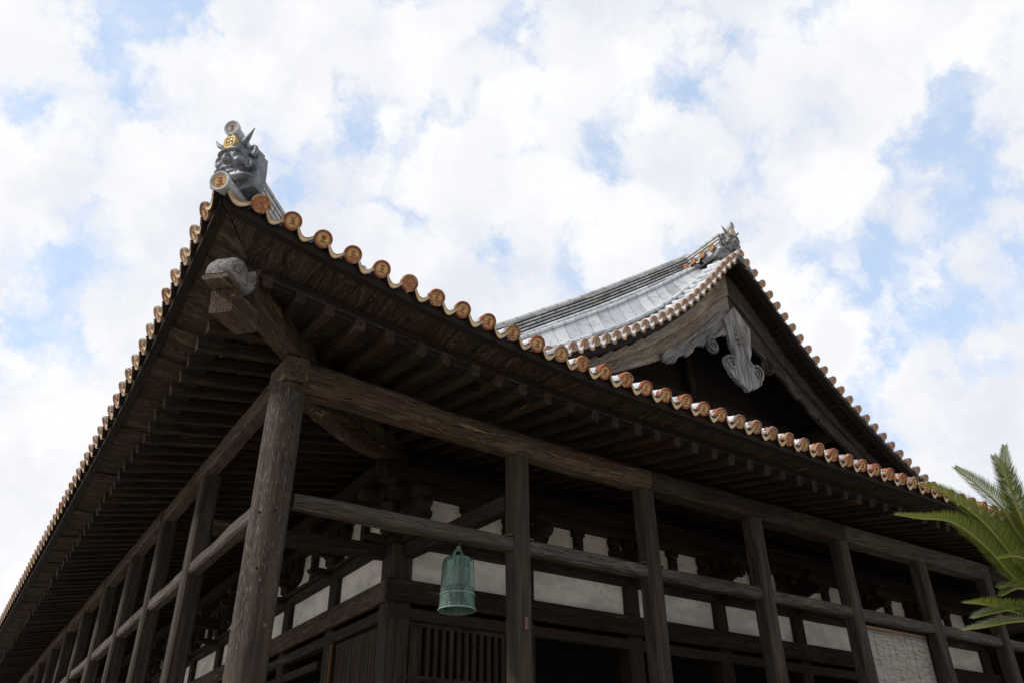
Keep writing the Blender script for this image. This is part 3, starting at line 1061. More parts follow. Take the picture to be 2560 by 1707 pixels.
def ornament(mat, scale, loc, rotz, clay_m, horn=True, medal=True, topdisc=True, lean=0.0, sx=1.0):
    mb = MB()
    # back plate with a cusped outline
    ol = [(-.25, 0), (.25, 0), (.27, .12), (.26, .36), (.20, .40), (.21, .44), (.10, .47), (-.10, .47), (-.21, .44), (-.20, .40), (-.26, .36), (-.27, .12)]
    mb.extrude(ol, (0, .0, 0), (1, 0, 0), (0, 0, 1), (0, 1, 0), .13)
    B = mb.ball
    B((0, -.02, .27), (.17, .11, .19), 12)            # head mass
    B((0, -.07, .395), (.13, .07, .06), 10)           # forehead
    for s in (-1, 1):
        B((s * .075, -.125, .345), (.075, .035, .022), 10, rot=Matrix.Rotation(s * .35, 3, 'Y'))   # brow
        B((s * .075, -.105, .295), (.036, .03, .026), 10)      # eye
        B((s * .075, -.125, .30), (.017, .014, .014), 8)
        B((s * .115, -.085, .235), (.065, .05, .045), 10)      # cheek
        B((s * .035, -.14, .232), (.024, .025, .02), 8)        # nostril
        mb.tube(spiral((s * .205, .36), .062, 1.3, -1.2 if s > 0 else math.pi + 1.2, y=-.035, sgn=s), [.024 - .0006 * i for i in range(22)], 7)
        mb.tube(spiral((s * .195, .205), .058, 1.2, 2.6 if s > 0 else .54, y=-.05, sgn=-s), [.021 - .0005 * i for i in range(22)], 7)
        mb.tube([(0, -.115, .185), (s * .07, -.11, .19), (s * .14, -.085, .205), (s * .19, -.05, .25)], .016, 7)   # upper lip
        mb.tube([(0, -.10, .145), (s * .07, -.098, .14), (s * .14, -.07, .15)], .015, 7)                          # lower lip
        for k in range(6):                                      # beard strands
            x = .02 + .032 * k
            mb.tube([(s * x * .6, -.09, .13), (s * (x + .02), -.095, .095 - .004 * k), (s * (x + .06), -.07, .055 + .004 * k), (s * (x + .085), -.03, .075)], .0115, 6)
        mb.tube([(s * .055, -.125, .175), (s * .06, -.135, .15), (s * .06, -.13, .125)], [.013, .011, .003], 6)    # fang
    B((0, -.135, .262), (.030, .045, .045), 10)       # nose
    B((0, -.150, .238), (.036, .03, .022), 8)
    ob = mb.build('ridge_ornament', clay_m, HALL, zo=0, remesh=.0075, smooth=0)
    base = Matrix.Translation(Vector(loc) + Vector((0, 0, ZO))) @ Matrix.Rotation(rotz, 4, 'Z') @ Matrix.Rotation(lean, 4, 'X') @ Matrix.Diagonal((scale * sx, scale, scale, 1))
    ob.matrix_local = base
    if horn:
        for s in (-1, 1):
            hb = MB()
            hb.tube([(s * .085, -.05, .42), (s * .135, -.075, .45), (s * .20, -.09, .485), (s * .255, -.09, .56)], [.032, .029, .02, .003], 9)
            hb.build('horn', clay_m, ob, zo=0, smooth=60)
    if medal:
        md = MB()
        md.lathe([(.055, .05), (.076, .0), (.080, -.02), (.074, -.030), (.064, -.027), (.0005, -.027)], (0, -.115, .437), (0, 1, 0), 26, mi=0)
        for s in (-1, 1):
            md.tube([(s * .012, -.144, .475), (s * .042, -.144, .468), (s * .044, -.144, .44), (s * .014, -.144, .436)], .0035, 5, mi=1)
            md.tube([(s * .014, -.144, .43), (s * .046, -.144, .425), (s * .034, -.144, .398), (s * .012, -.144, .40)], .0035, 5, mi=1)
        md.tube([(0, -.144, .482), (0, -.144, .39)], .003, 5, mi=1)
        md.build('medallion', [M['medal'], M['medaldark']] if clay_m is M['clay'] else [M['tan'], M['tan']], ob, zo=0, smooth=40)
    if topdisc:
        td = MB()
        td.tube([(0, .16, .46), (0, .06, .515), (0, -.05, .56), (0, -.13, .585)], .066, 16)
        td.build('bird_perch_tile', M['claypale'], ob, zo=0, smooth=50)
        dm, _ = disc_mesh('p', None, r=.082)
        d2 = dm.build('perch_disc', [M['claypale'], M['pale_face'], M['vglyph']], ob, zo=0, smooth=35)
        d2.matrix_local = Matrix.Translation((0, -.125, .585)) @ Matrix.Rotation(math.radians(16), 4, 'Z') @ Matrix.Rotation(math.radians(2), 4, 'X')
    return ob


# corner ornament over the hip, facing out along the diagonal
oc_ = ornament(None, .96, (-1.03, -1.03, 4.46), math.radians(-56), M['clay'], lean=math.radians(3), sx=.80)
# the round tile at the very corner
mb = MB()
d_ = Vector((1, 1, .10)).normalized()
mb.tube([Vector((-1.165, -1.165, 4.40)), Vector((-1.165, -1.165, 4.40)) + d_ * .42], .074, 16, gz=.5)
mb.build('corner_roll_tile', M['claypale'], HALL, smooth=50)
dm, _ = disc_mesh('p', None, r=.086)
cd = dm.build('corner_disc', [M['claypale'], M['gold'], M['vglyph']], HALL, zo=0, smooth=35)
cd.matrix_local = Matrix.Translation((-1.16, -1.16, 4.40 + ZO)) @ Matrix.Rotation(math.radians(-45), 4, 'Z') @ Matrix.Rotation(math.radians(12), 4, 'X')
# second ornament further up the hip
ornament(None, .85, (.97, .97, 5.13), math.radians(-45), M['clay'])
# gable ornament on the main ridge
ornament(None, 1.06, (CX, 1.52, 9.48), math.radians(-8), M['clayold'], sx=.80)
mb = MB()
for s in (-1, 1):        # spread fins below the gable ornament
    pts = [(0, .0), (.28, -.02), (.40, -.10), (.50, -.30), (.42, -.34), (.36, -.27), (.30, -.36), (.22, -.30), (.14, -.33), (.0, -.2)]
    mb.extrude([(s * a, b) for a, b in pts], (CX, 1.47, 9.56), (1, 0, 0), (0, 0, 1), (0, 1, 0), .10)
mb.build('ornament_fin', M['clayold'], HALL, bevel=.015)

# --- gable: barge boards, pendant, wall
def rake_pts(off, r0, r1, n=26):
    out = []
    for r in np.linspace(r0, r1, n):
        s = E0 + CX - r
        out.append((r, gz(s) + off(r)))
    return out


def interp(tab):
    xs, ys = zip(*tab)
    return lambda r: float(np.interp(r, xs, ys))


b_top = interp([(0, -.16), (.8, -.11), (6, -.11)])
b_mid = interp([(0, -.72), (.54, -.66), (1.2, -.53), (1.8, -.40), (3, -.33), (6, -.27)])
b_bot = interp([(0, -1.10), (.5, -1.02), (1.4, -.85), (2.6, -.60), (3.3, -.50), (6, -.44)])
for sg in (-1, 1):
    for nm, ta, tb, y0, th in (('barge_board', b_top, b_mid, 1.755, .09), ('barge_board', lambda r: b_mid(r) - .006, b_bot, 1.79, .085)):
        mb = MB()
        of = mb.off()
        rings, gr = [], []
        Ls = 0
        n = 40
        pv = None
        for r in np.linspace(0, 6.2, n):
            zt, zb = gz(E0 + CX - r) + ta(r), gz(E0 + CX - r) + tb(r)
            if pv:
                Ls += math.hypot(r - pv[0], zt - pv[1])
            pv = (r, zt)
            jit = .006 * mnoise.noise(Vector((r * 4, sg * 3, y0 * 9)))
            R, G = [], []
            for q in (0, .06, .35, .65, .94, 1):
                z = zt + (zb - zt) * q
                R.append(Vector((CX + sg * r, y0 + (.008 if q in (0, 1) else 0) + .5 * jit, z + (jit if q in (0, 1) else 0))))
                G.append(Vector((Ls, (z - zt), 0)) + of)
            for q in (1, 0):
                z = zt + (zb - zt) * q
                R.append(Vector((CX + sg * r, y0 + th, z)))
                G.append(Vector((Ls, (z - zt), .1)) + of)
            rings.append(R)
            gr.append(G)
        mb.loft(rings, gr)
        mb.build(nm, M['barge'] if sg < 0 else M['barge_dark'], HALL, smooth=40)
# soffit under the gable overhang
mb = MB()
for sg in (-1, 1):
    rings, gr = [], []
    of = mb.off()
    for r in np.linspace(0, 6.3, 40):
        z = gz(E0 + CX - r) - .115
        rings.append([Vector((CX + sg * r, VY + .06, z)), Vector((CX + sg * r, 2.8, z)), Vector((CX + sg * r, 2.8, z + .03)), Vector((CX + sg * r, VY + .06, z + .03))])
        gr.append([Vector((y, r, 0)) + of for y in (VY, 2.8, 2.8, VY)])
    mb.loft(rings, gr)
    # battens across the soffit
    for r in np.arange(.4, 6.0, .33):
        z = gz(E0 + CX - r) - .15
        mb.beam((CX + sg * r, VY + .12, z), (CX + sg * r, 2.76, z), .06, .07, ch=.006)
mb.build('gable_soffit', M['kioi'], HALL, smooth=35)
# thin edge boards following the verge
mb = MB()
for sg in (-1, 1):
    rings, gr = [], []
    of = mb.off()
    for r in np.linspace(0, 6.2, 40):
        z = gz(E0 + CX - r)
        rings.append([Vector((CX + sg * r, VY + .03, z - .20)), Vector((CX + sg * r, VY + .16, z - .20)), Vector((CX + sg * r, VY + .16, z - .095)), Vector((CX + sg * r, VY + .03, z - .095))])
        gr.append([Vector((r, k * .1, 0)) + of for k in range(4)])
    mb.loft(rings, gr)
mb.build('verge_board', M['kioi'], HALL, smooth=35)
# gable wall with horizontal boards, struts and purlin ends
mb = MB()
z = 4.3
while z < 9.5:
    rr = None
    for r in np.linspace(6.3, 0, 200):
        if gz(E0 + CX - r) + .25 > z + .1:
            rr = r
            break
    if rr:
        mb.beam((CX - rr, 2.82, z + .11), (CX + rr, 2.82, z + .11), .05, .215, ch=.006, seg=4)
    z += .22
mb.build('gable_wall', M['kioi'], HALL)
for x, zt in ((CX - .35, 8.3), (CX - 2.2, 6.9), (CX + 2.2, 6.9)):
    mb = MB()
    mb.post(x, 2.70, 4.4, zt, .16, seg=4)
    mb.build('gable_strut', M['wood'], HALL)
mb = MB()
mb.beam((CX - 3.0, 2.66, 6.6), (CX + 3.0, 2.66, 6.6), .2, .30, ch=.03, seg=8, bow=.1)
mb.build('gable_beam', M['kioi'], HALL)
for sg in (-1, 1):
    for r in (2.55, 4.6):
        mb = MB()
        z = gz(E0 + CX - r) - .42
        mb.beam((CX + sg * r, 1.90, z), (CX + sg * r, 2.8, z), .24, .26, ch=.02)
        mb.build('purlin_end', M['wood'], HALL)
mb = MB()
mb.beam((CX, 1.9, 8.3), (CX, 2.8, 8.3), .26, .28, ch=.02)
mb.build('purlin_end', M['wood'], HALL)


def arc(cx, cz, r, a0, a1, n=10):
    return [(cx + r * math.cos(math.radians(a0 + (a1 - a0) * i / (n - 1))), cz + r * math.sin(math.radians(a0 + (a1 - a0) * i / (n - 1)))) for i in range(n)]


PZ = .085
# pendant (carved board under the apex) in local coordinates centred on x=CX
GY = 1.675
pend = [(0, 8.30), (.12, 8.18), (.36, 7.92), (.30, 7.62), (.27, 7.38), (.22, 7.28), (.20, 7.22)]
right = pend + arc(.345, 7.0, .16, 120, -60, 12) + [(.40, 6.78), (.30, 6.70), (.24, 6.66), (.20, 6.63), (.10, 6.62), (.05, 6.55), (0, 6.53)]
left = [(-x, z) for x, z in reversed(right[1:-1])]
mb = MB()
mb.extrude(right + left, (CX, GY, PZ), (1, 0, 0), (0, 0, 1), (0, 1, 0), .085, grain=(0, 1))
pd = mb.build('gable_pendant', M['silver'], HALL, bevel=.01)
for s in (-1, 1):
    mb = MB()
    mb.tube([(CX + x, GY - .006, z + PZ) for x, _, z in spiral((s * .345, 7.0), .115, 1.4, math.radians(130 if s > 0 else 50), n=26, sgn=-s)], .011, 6)
    mb.build('scroll_groove', M['kioi'], pd, smooth=60)
    mb = MB()
    mb.tube([(CX + x, GY - .012, z + PZ) for x, _, z in spiral((s * .345, 7.0), .145, 1.5, math.radians(120 if s > 0 else 60), n=30, sgn=-s)], [.024 - .0004 * i for i in range(30)], 7)
    mb.build('scroll', M['silver'], pd, smooth=60)
mb = MB()
for k in range(8):
    t = 2 * math.pi * k / 8
    mb.ball((CX + .02 + .085 * math.cos(t), GY - .02, 7.72 + .085 * math.sin(t)), (.042, .03, .042), 7)
    t2 = t + math.pi / 8
    mb.ball((CX + .02 + .135 * math.cos(t2), GY - .008, 7.72 + .135 * math.sin(t2)), (.042, .02, .042), 7)
mb.ball((CX + .02, GY - .035, 7.72), (.045, .035, .045), 8)
mb.build('flower', M['silver'], pd, smooth=60)
# side fins of the pendant hugging the lower edge of the barge boards
for s in (-1, 1):
    mb = MB()
    up, lo = [], []
    for r in np.linspace(.22, 2.0, 30):
        zb = gz(E0 + CX - r) + b_bot(r)
        dep = .34 - .17 * (r - .22) / 1.78 if r > .75 else .62 - .5 * (r - .22)
        wav = .045 * math.sin(r * 15) * (1 if r > .8 else 0) + .02 * math.sin(r * 41)
        up.append((s * r, zb + .10))
        lo.append((s * r, zb - dep * .72 - wav))
    mb.extrude(up + lo[::-1], (CX, GY + .04, 0), (1, 0, 0), (0, 0, 1), (0, 1, 0), .06, grain=(s, -1))
    mb.tube([(CX + x, GY + .02, z) for x, _, z in spiral((s * .72, 7.34), .15, 1.5, math.radians(100 if s > 0 else 80), n=28, sgn=-s)], [.034 - .0008 * i for i in range(28)], 7)
    mb.lathe([(.0005, 0), (.15, 0), (.15, .05), (.0005, .05)], (CX + s * .72, GY + .04, 7.34), (0, 1, 0), 20)
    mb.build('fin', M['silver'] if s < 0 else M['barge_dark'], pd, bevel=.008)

# ------------------------------------------------------------------ eaves: boards, rafters
def sweep(mb, T, a1, sec, zfn, n=60, mirror_end=None):
    """section points (o, dz) swept along the eave from the mitred corner"""
    of = mb.off()
    rings, gr = [], []
    for i in range(n + 1):
        q = (i / n) ** 1.6
        R, G = [], []
        for (o, dz) in sec:
            aend = a1 if mirror_end is None else (BX - o)
            a = o + (aend - o) * q
            ug = a - o if mirror_end is None else min(a - o, BX - o - a)
            R.append(T(a, o, zfn(o, a) + dz))
            G.append(Vector((a, o * 1.0, dz)) + of)
        rings.append(R)
        gr.append(G)
    mb.loft(rings, gr)


def ulen(a, mirror):
    return a + E0 if not mirror else min(a + E0, BX + E0 - a)


for T, a1, mir in ((TF, None, True), (TL, BY, False), (TR, BY, False)):
    zk = lambda o, a: Z0E + lift(ulen(a, mir))
    zi = lambda o, a: 3.585 + .66 * lift(ulen(a, mir))
    mb = MB()
    sweep(mb, T, a1, [(-1.11, -.150), (-1.035, -.150), (-1.035, -.07), (-1.11, -.075)], zk, 80, True if mir else None)
    mb.build('eave_board', M['kioi'], HALL)
    mb = MB()
    sweep(mb, T, a1, [(-.755, 0), (-.62, 0), (-.62, .15), (-.755, .15)], zi, 80, True if mir else None)
    mb.build('fascia_beam', M['kioi'], HALL)
    # boards above the rafters, parallel to the eave
    mb = MB()
    for o in np.arange(-.77, 2.5, .23):
        def zr(o_, a):
            return 3.575 + .2 * (o_ + .75) + .66 * lift(ulen(a, mir)) * max(0, 1 - (o_ + .75) / 3.0)
        sweep(mb, T, a1, [(o, .062), (o + .222, .062), (o + .222, .085), (o, .085)], zr, 40, True if mir else None)
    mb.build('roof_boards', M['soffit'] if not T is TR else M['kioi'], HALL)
    # outer soffit planks, laid square to the eave
    if T is TR:
        continue
    mb = MB()
    a = -1.03
    aend = (BX + 1.03) if mir else BY
    while a < aend:
        wd = rng.uniform(.22, .52)
        b = min(a + wd, aend)
        of = mb.off()
        o0 = -1.040
        dj = rng.uniform(-.013, .010)
        ej = rng.uniform(-.035, .025)
        V, G = [], []
        def zz(o, aa):
            q = (o + 1.040) / .40
            return (Z0E + lift(ulen(aa, mir)) - .128) * (1 - q) + (3.585 + .66 * lift(ulen(aa, mir)) + .150) * q + dj
        nseg = 6
        rings, gr = [], []
        for k in range(nseg + 1):
            aa = a + .004 + (b - a - .008) * k / nseg
            # mitre at the corner diagonals
            olim = -.66 + ej
            if aa < olim:
                olim = max(aa, o0 + .01)
            if mir and BX - aa < olim:
                olim = max(BX - aa, o0 + .01)
            R, Gq = [], []
            for (o, dz) in ((o0, 0), ((o0 + olim) / 2, 0), (olim, 0), (olim, .035), ((o0 + olim) / 2, .035), (o0, .035)):
                nz_ = mnoise.noise(Vector((aa * 9, o * 5, dj * 300))) * .010
                R.append(T(aa, o, zz(o, aa) + dz + nz_))
                Gq.append(Vector((o, aa, dz)) + of)
            rings.append(R)
            gr.append(Gq)
        mb.loft(rings, gr)
        a = b
    mb.build('soffit_planks', M['soffit'], HALL, smooth=20)

# rafters
RSP = .283


def rafter(T, a, name='rafter', mir=False, mb=None):
    own = mb is None
    mb = mb or MB()
    u = ulen(a, mir)
    o0 = -.82 + rng.uniform(-.012, .012)
    o1 = 2.42
    if a < 2.42:
        o1 = a - .10
    if mir and BX - a < 2.42:
        o1 = BX - a - .1
    if o1 - o0 < .12:
        return None
    zz = lambda o: 3.575 + .2 * (o + .75) + .66 * lift(u) * max(0, 1 - (o + .75) / 3.0)
    a += rng.uniform(-.018, .018)
    hh = rng.uniform(.100, .126)
    dz = rng.uniform(-.006, .006)
    mb.beam(T(a, o0, zz(o0) + dz), T(a + rng.uniform(-.02, .02), o1, zz(o1) + dz), rng.uniform(.078, .098), hh, ch=.010, seg=7, rough=.009, bow=rng.uniform(-.012, .012))
    return mb.build(name, M['rafter'], HALL) if own else None


a = -.58
k = 0
extra = MB()
while a < BX + .5:
    if k < 44:
        rafter(TF, a, mir=True)
    else:
        rafter(TF, a, mir=True, mb=extra)
    a += RSP
    k += 1
a = -.58
k = 0
while a < BY:
    if k < 55:
        rafter(TL, a)
    else:
        rafter(TL, a, mb=extra)
    a += RSP
    k += 1
ex = extra.build('rafter_row', M['rafter'], HALL)
ex['kind'] = 'stuff'

# hip rafter with its square end and carved nose
DV = Vector((-1, -1, 0)).normalized()
PV = Vector((1, -1, 0)).normalized()
hip = [(-.87, 3.36), (0, 3.62), (1.2, 3.86), (2.5, 4.08)]
mb = MB()
of = mb.off()
rings, gr = [], []
for (x, zb) in [(-.73, 3.715), (-.45, 3.68), (0, 3.69), (1.2, 3.93), (2.5, 4.15)]:
    R, G = [], []
    hw = .105
    for (p, q) in ((-hw + .015, 0), (hw - .015, 0), (hw, .015), (hw, .26), (-hw, .26), (-hw, .015)):
        R.append(Vector((x, x, zb + q)) + PV * p)
        G.append(Vector((x * 1.414, p, q)) + of)
    rings.append(R)
    gr.append(G)
mb.loft(rings, gr)
bk = Vector((-.925, -.925, 3.50)), Vector((-.65, -.65, 3.55))
mb.beam(bk[0], bk[1], .19, .20, ch=.012, seg=6, rough=.006)
hr = mb.build('hip_rafter', M['log'], HALL)
# carved nose: profile along the diagonal (t outwards from x=-.45) and height
mb = MB()
of = mb.off()
prof = [  # t, bottom, top, half width
    (-.12, 3.99, 4.31, .105), (.0, 3.95, 4.28, .105), (.10, 3.90, 4.22, .105), (.19, 3.83, 4.11, .100), (.27, 3.745, 3.985, .092), (.34, 3.685, 3.905, .088),
    (.40, 3.655, 3.875, .096), (.46, 3.635, 3.885, .112), (.52, 3.625, 3.895, .122), (.58, 3.63, 3.885, .125), (.63, 3.64, 3.85, .122), (.67, 3.65, 3.79, .112), (.70, 3.66, 3.73, .09)]
rings, gr = [], []
fine_p = []
for i in range(len(prof) - 1):
    for k in range(4):
        q = k / 4
        fine_p.append([prof[i][j] + (prof[i + 1][j] - prof[i][j]) * q for j in range(4)])
fine_p.append(prof[-1])
for (t, zb, zt, hw) in fine_p:
    R, G = [], []
    c = Vector((-.53, -.53, 0)) + DV * t
    zc, hh = (zb + zt) / 2, (zt - zb) / 2
    for k in range(20):
        th = 2 * math.pi * k / 20
        ex_ = 3.4
        px = math.copysign(abs(math.cos(th)) ** (2 / ex_), math.cos(th)) * hw
        pz = math.copysign(abs(math.sin(th)) ** (2 / ex_), math.sin(th)) * hh
        nz = mnoise.noise(Vector((t * 7, px * 22, pz * 22))) * .014 + mnoise.noise(Vector((t * 9, px * 70, pz * 70))) * .010
        R.append(c + PV * (px * (1 + nz * 6)) + Vector((0, 0, zc + pz * (1 + nz * 6))))
        G.append(Vector((t, px, pz)) + of)
    rings.append(R)
    gr.append(G)
mb.loft(rings, gr)
lp = MB()
lp.beam(Vector((-.53, -.53, 3.632)) + DV * .50, Vector((-.53, -.53, 3.622)) + DV * .71, .215, .040, ch=.012, seg=8, rough=.010)
lip = lp.build('carved_lip', M['log'], hr, smooth=40)
mb.build('carved_nose', M['nose'], hr, smooth=50)

# ------------------------------------------------------------------ veranda posts, lintels, ties
FPX = [2.434, 4.168, 5.96, 7.655, 9.46, 11.22, 12.97, 14.73, 17.16]
LPY = [2.49, 4.31, 6.10, 8.04, 10.0, 11.9, 13.8, 15.7, 17.6, 19.5, 21.4, 23.3, 25.2]
FLOOR = -.75
mb = MB()
n = 36
of = mb.off()
rings, gr = [], []
for k in range(41):
    z = FLOOR + (3.42 - FLOOR) * k / 40
    R, G = [], []
    rr = .153 if k < 40 else .146
    for j in range(n):
        t = 2 * math.pi * j / n
        dr = .0022 * mnoise.noise(Vector((math.cos(t) * 4, math.sin(t) * 4, z * 1.3)))
        R.append(Vector((-.03 + (rr + dr) * math.cos(t), (rr + dr) * math.sin(t), z)))
        G.append(Vector((z, .153 * math.cos(t), .153 * math.sin(t))) + of)
    rings.append(R)
    gr.append(G)
mb.loft(rings, gr)
pl = mb.build('round_pillar', M['pillar'], HALL, smooth=50)
# knot holes with plugs
for (th, z, r) in ((-72, 1.31, .016), (-138, 2.17, .012), (-92, 2.19, .011), (-75, 2.95, .010), (-120, 1.72, .010), (-62, 2.62, .009)):
    t = math.radians(th)
    mb = MB()
    ax = Vector((math.cos(t), math.sin(t), 0))
    mb.lathe([(.0005, .004), (r * .7, .004), (r * .78, .0055), (r, .003), (r * 1.1, -.01)], ax * .153 + Vector((-.03, 0, z + .06)), ax, 14)
    kn = mb.build('knot', M['honey'] if r > .015 else M['kioi'], pl, smooth=50)
    kn.scale = (1, 1, 1)

for x in FPX:
    mb = MB()
    if x > 16.9:
        mb.post(x, 0, FLOOR, 3.33, .28, ch=.05)
    else:
        mb.post(x, 0, FLOOR, 3.34, .19, ch=.024, seg=20, rough=.006)
    ps = mb.build('veranda_post', M['post'], HALL)
    if abs(x - 2.434) < .01:
        p2 = MB()
        p2.beam((2.447, -.103, 1.61), (2.447, -.103, 1.725), .038, .012, up=(0, 1, 0), ch=.003)
        p2.build('name_plate', M['plate'], ps)
for y in LPY:
    mb = MB()
    mb.post(SKEW * y, y, FLOOR, 3.445, .19, ch=.024, seg=20, rough=.006)
    mb.build('veranda_post', M['post'], HALL)

# lintels in two-bay lengths
for i, (x0, x1) in enumerate(((-.02, 4.22), (4.23, 7.69), (7.70, 11.25), (11.26, 17.3))):
    mb = MB()
    if i == 0:
        of = mb.off()
        rings, gr = [], []
        N = 60
        for k in range(N + 1):
            q = k / N
            x = .06 + (x1 - .06) * q
            zt = float(np.interp(x, [0, .3, .55, 1.0, 1.5, 2.2, 3.0, 4.2], [3.70, 3.70, 3.685, 3.66, 3.615, 3.59, 3.585, 3.575]))
            zb = float(np.interp(x, [0, .5, 1.5, 3, 4.2], [3.385, 3.378, 3.345, 3.325, 3.32]))
            zc, hh, hw = (zt + zb) / 2, (zt - zb) / 2, .118
            R, G = [], []
            for j in range(20):
                th = 2 * math.pi * j / 20
                px = math.copysign(abs(math.cos(th)) ** .55, math.cos(th)) * hw
                pz = math.copysign(abs(math.sin(th)) ** .55, math.sin(th)) * hh
                nn = mnoise.noise(Vector((x * 2.2, px * 7, pz * 7))) * .016 + mnoise.noise(Vector((x * 7, px * 20, pz * 20))) * .007
                R.append(Vector((x, px * (1 + nn * 5), zc + pz * (1 + nn * 5))))
                G.append(Vector((x, px, pz)) + of)
            rings.append(R)
            gr.append(G)
        mb.loft(rings, gr)
        mb.build('lintel_beam', M['log'], HALL, smooth=50)
    else:
        mb.beam((x0, 0, 3.442), (x1, 0, 3.442), .235, .24, ch=.022, seg=40, rough=.009)
        mb.build('lintel_beam', M['grey'] if i == 2 else M['wood'], HALL)
for i, (y0, y1) in enumerate(((-.165, 4.33), (4.34, 8.06), (8.07, 11.9), (11.91, 17.6), (17.61, 26))):
    mb = MB()
    mb.beam((-.035 + SKEW * y0, y0, 3.525), (-.02 + SKEW * y1, y1, 3.52), .165, .175, ch=.022, seg=40, rough=.010)
    mb.build('lintel_beam', M['log'], HALL)
mb = MB()
mb.beam((-.03, -.17, 3.545), (-.03, .22, 3.545), .215, .235, ch=.02, seg=8, rough=.008)
mb.build('lintel_end', M['log'], HALL)
# ties
xs = [.14] + FPX
for i in range(len(xs) - 1):
    mb = MB()
    x0 = xs[i] if i == 0 else xs[i] + .095
    x1 = xs[i + 1] - .095
    mb.beam((x0, 0, 2.405), (x1, 0, 2.405), .13, .135, ch=.022, seg=20, rough=.011, bow=rng.uniform(-.012, .012))
    mb.build('tie_beam', M['grey'], HALL)
for x in FPX[:-1]:
    mb = MB()
    mb.beam((x - .16, -.02, 2.484), (x - .096, -.02, 2.492), .07, .022, ch=.003)
    mb.beam((x + .096, -.02, 2.488), (x + .15, -.02, 2.482), .07, .02, ch=.003)
    mb.build('wedge', M['log'], HALL)
ys = [.14] + LPY
for i in range(len(ys) - 1):
    mb = MB()
    y0 = ys[i] if i == 0 else ys[i] + .095
    mb.beam((SKEW * y0, y0, 2.40), (SKEW * ys[i + 1], ys[i + 1] - .095, 2.40), .13, .135, ch=.022, seg=20, rough=.011, bow=rng.uniform(-.012, .012))
    mb.build('tie_beam', M['grey'], HALL)
# cross tie from the second post back to the hall, and the rainbow beam on the diagonal
mb = MB()
mb.beam((2.40, .09, 2.86), (2.36, 2.2, 2.90), .14, .17, ch=.015, seg=6, rough=.004)
mb.build('cross_tie', M['wood'], HALL)
mb = MB()
mb.beam((.13, 2.45, 2.86), (2.2, 2.36, 2.90), .14, .17, ch=.015, seg=6, rough=.004)
mb.build('cross_tie', M['wood'], HALL)
mb = MB()
bot = [(.10, 3.36), (.28, 3.37), (.36, 3.34), (.44, 3.375), (.52, 3.36), (.60, 3.39), (.9, 3.43), (1.27, 3.52), (1.55, 3.61), (1.85, 3.745), (2.1, 3.85), (2.3, 3.92)]
top = [(2.3, 4.04), (2.05, 3.955), (1.7, 3.82), (1.45, 3.735), (1.15, 3.675), (.8, 3.635), (.4, 3.61), (.10, 3.58)]
r2 = math.sqrt(2)
mb.extrude([((x - .03) * r2, z + .075) for x, z in bot + top], Vector((0, 0, 0)) + PV * -.085, (1 / r2, 1 / r2, 0), (0, 0, 1), PV, .17, grain=(1, .3))
mb.build('rainbow_beam', M['log'], HALL, bevel=.02)

# ------------------------------------------------------------------ inner hall walls
W = 2.211
DZ = .072
COLS_F = [2.28, 4.05, 5.85, 7.60, 9.38, 11.13, 12.9, 14.88]
COLS_L = [2.28] + [3.98 + 1.745 * k for k in range(13)]


def bracket(T, a, name='bracket_block'):
    mb = MB()
    ux, uz = T(1, 0, 0) - T(0, 0, 0), Vector((0, 0, 1))
    un = T(0, -1, 0) - T(0, 0, 0)
    # bearing block, waisted
    def block(a_, o_, z0, z1, wd, ww=None):
        ww = ww or wd
        R, G = [], []
        of = mb.off()
        for (z, k) in ((z0, .72), (z0 + (z1 - z0) * .38, .84), (z0 + (z1 - z0) * .45, 1), (z1, 1)):
            R.append([T(a_ + sx * wd / 2 * k, o_ + sy * ww / 2 * k, z) for sx, sy in ((-1, -1), (1, -1), (1, 1), (-1, 1))])
            G.append([Vector((sx * .1, sy * .1, z)) + of for sx, sy in ((-1, -1), (1, -1), (1, 1), (-1, 1))])
        mb.loft(R, G)
    block(a, W - .06, 3.0, 3.165, .26, .22)
    # arm along the wall with rounded lower corners
    half = [(0, 3.165), (.14, 3.165)] + [(.14 + .20 * math.sin(t), 3.165 + .16 * (1 - math.cos(t))) for t in np.linspace(.2, math.pi / 2, 6)] + [(.34, 3.355), (0, 3.355)]
    pts = half[:-1] + [(.45, 3.355)] + [(-x, z) for x, z in reversed(half[1:-1])]
    pts = [(.0, 3.165)] + half[1:-1] + [(-x, z) for x, z in reversed(half[1:-1])]
    mb.extrude(pts, T(a, W - .13, 0), ux, uz, -un, .13)
    for k in (-.26, 0, .26):
        block(a + k, W - .055, 3.36, 3.525, .165, .13)
    # arm towards the veranda with a curled nose
    nose = [(0, 3.17), (.30, 3.165), (.42, 3.20), (.50, 3.175), (.57, 3.20), (.60, 3.26), (.56, 3.32), (.48, 3.34), (.40, 3.355), (0, 3.355)]
    mb.extrude(nose, T(a - .055, W - .02, 0), un, uz, ux, .11)
    block(a, W - .42, 3.36, 3.50, .18)
    # lower small nose on the daiwa level
    nose2 = [(0, 2.90), (.26, 2.90), (.34, 2.925), (.40, 2.915), (.43, 2.96), (.38, 3.0), (0, 3.0)]
    mb.extrude(nose2, T(a - .05, W - .02, 0), un, uz, ux, .10)
    return mb.build(name, M['wood'], HALL, bevel=.008, zo=ZO + DZ)


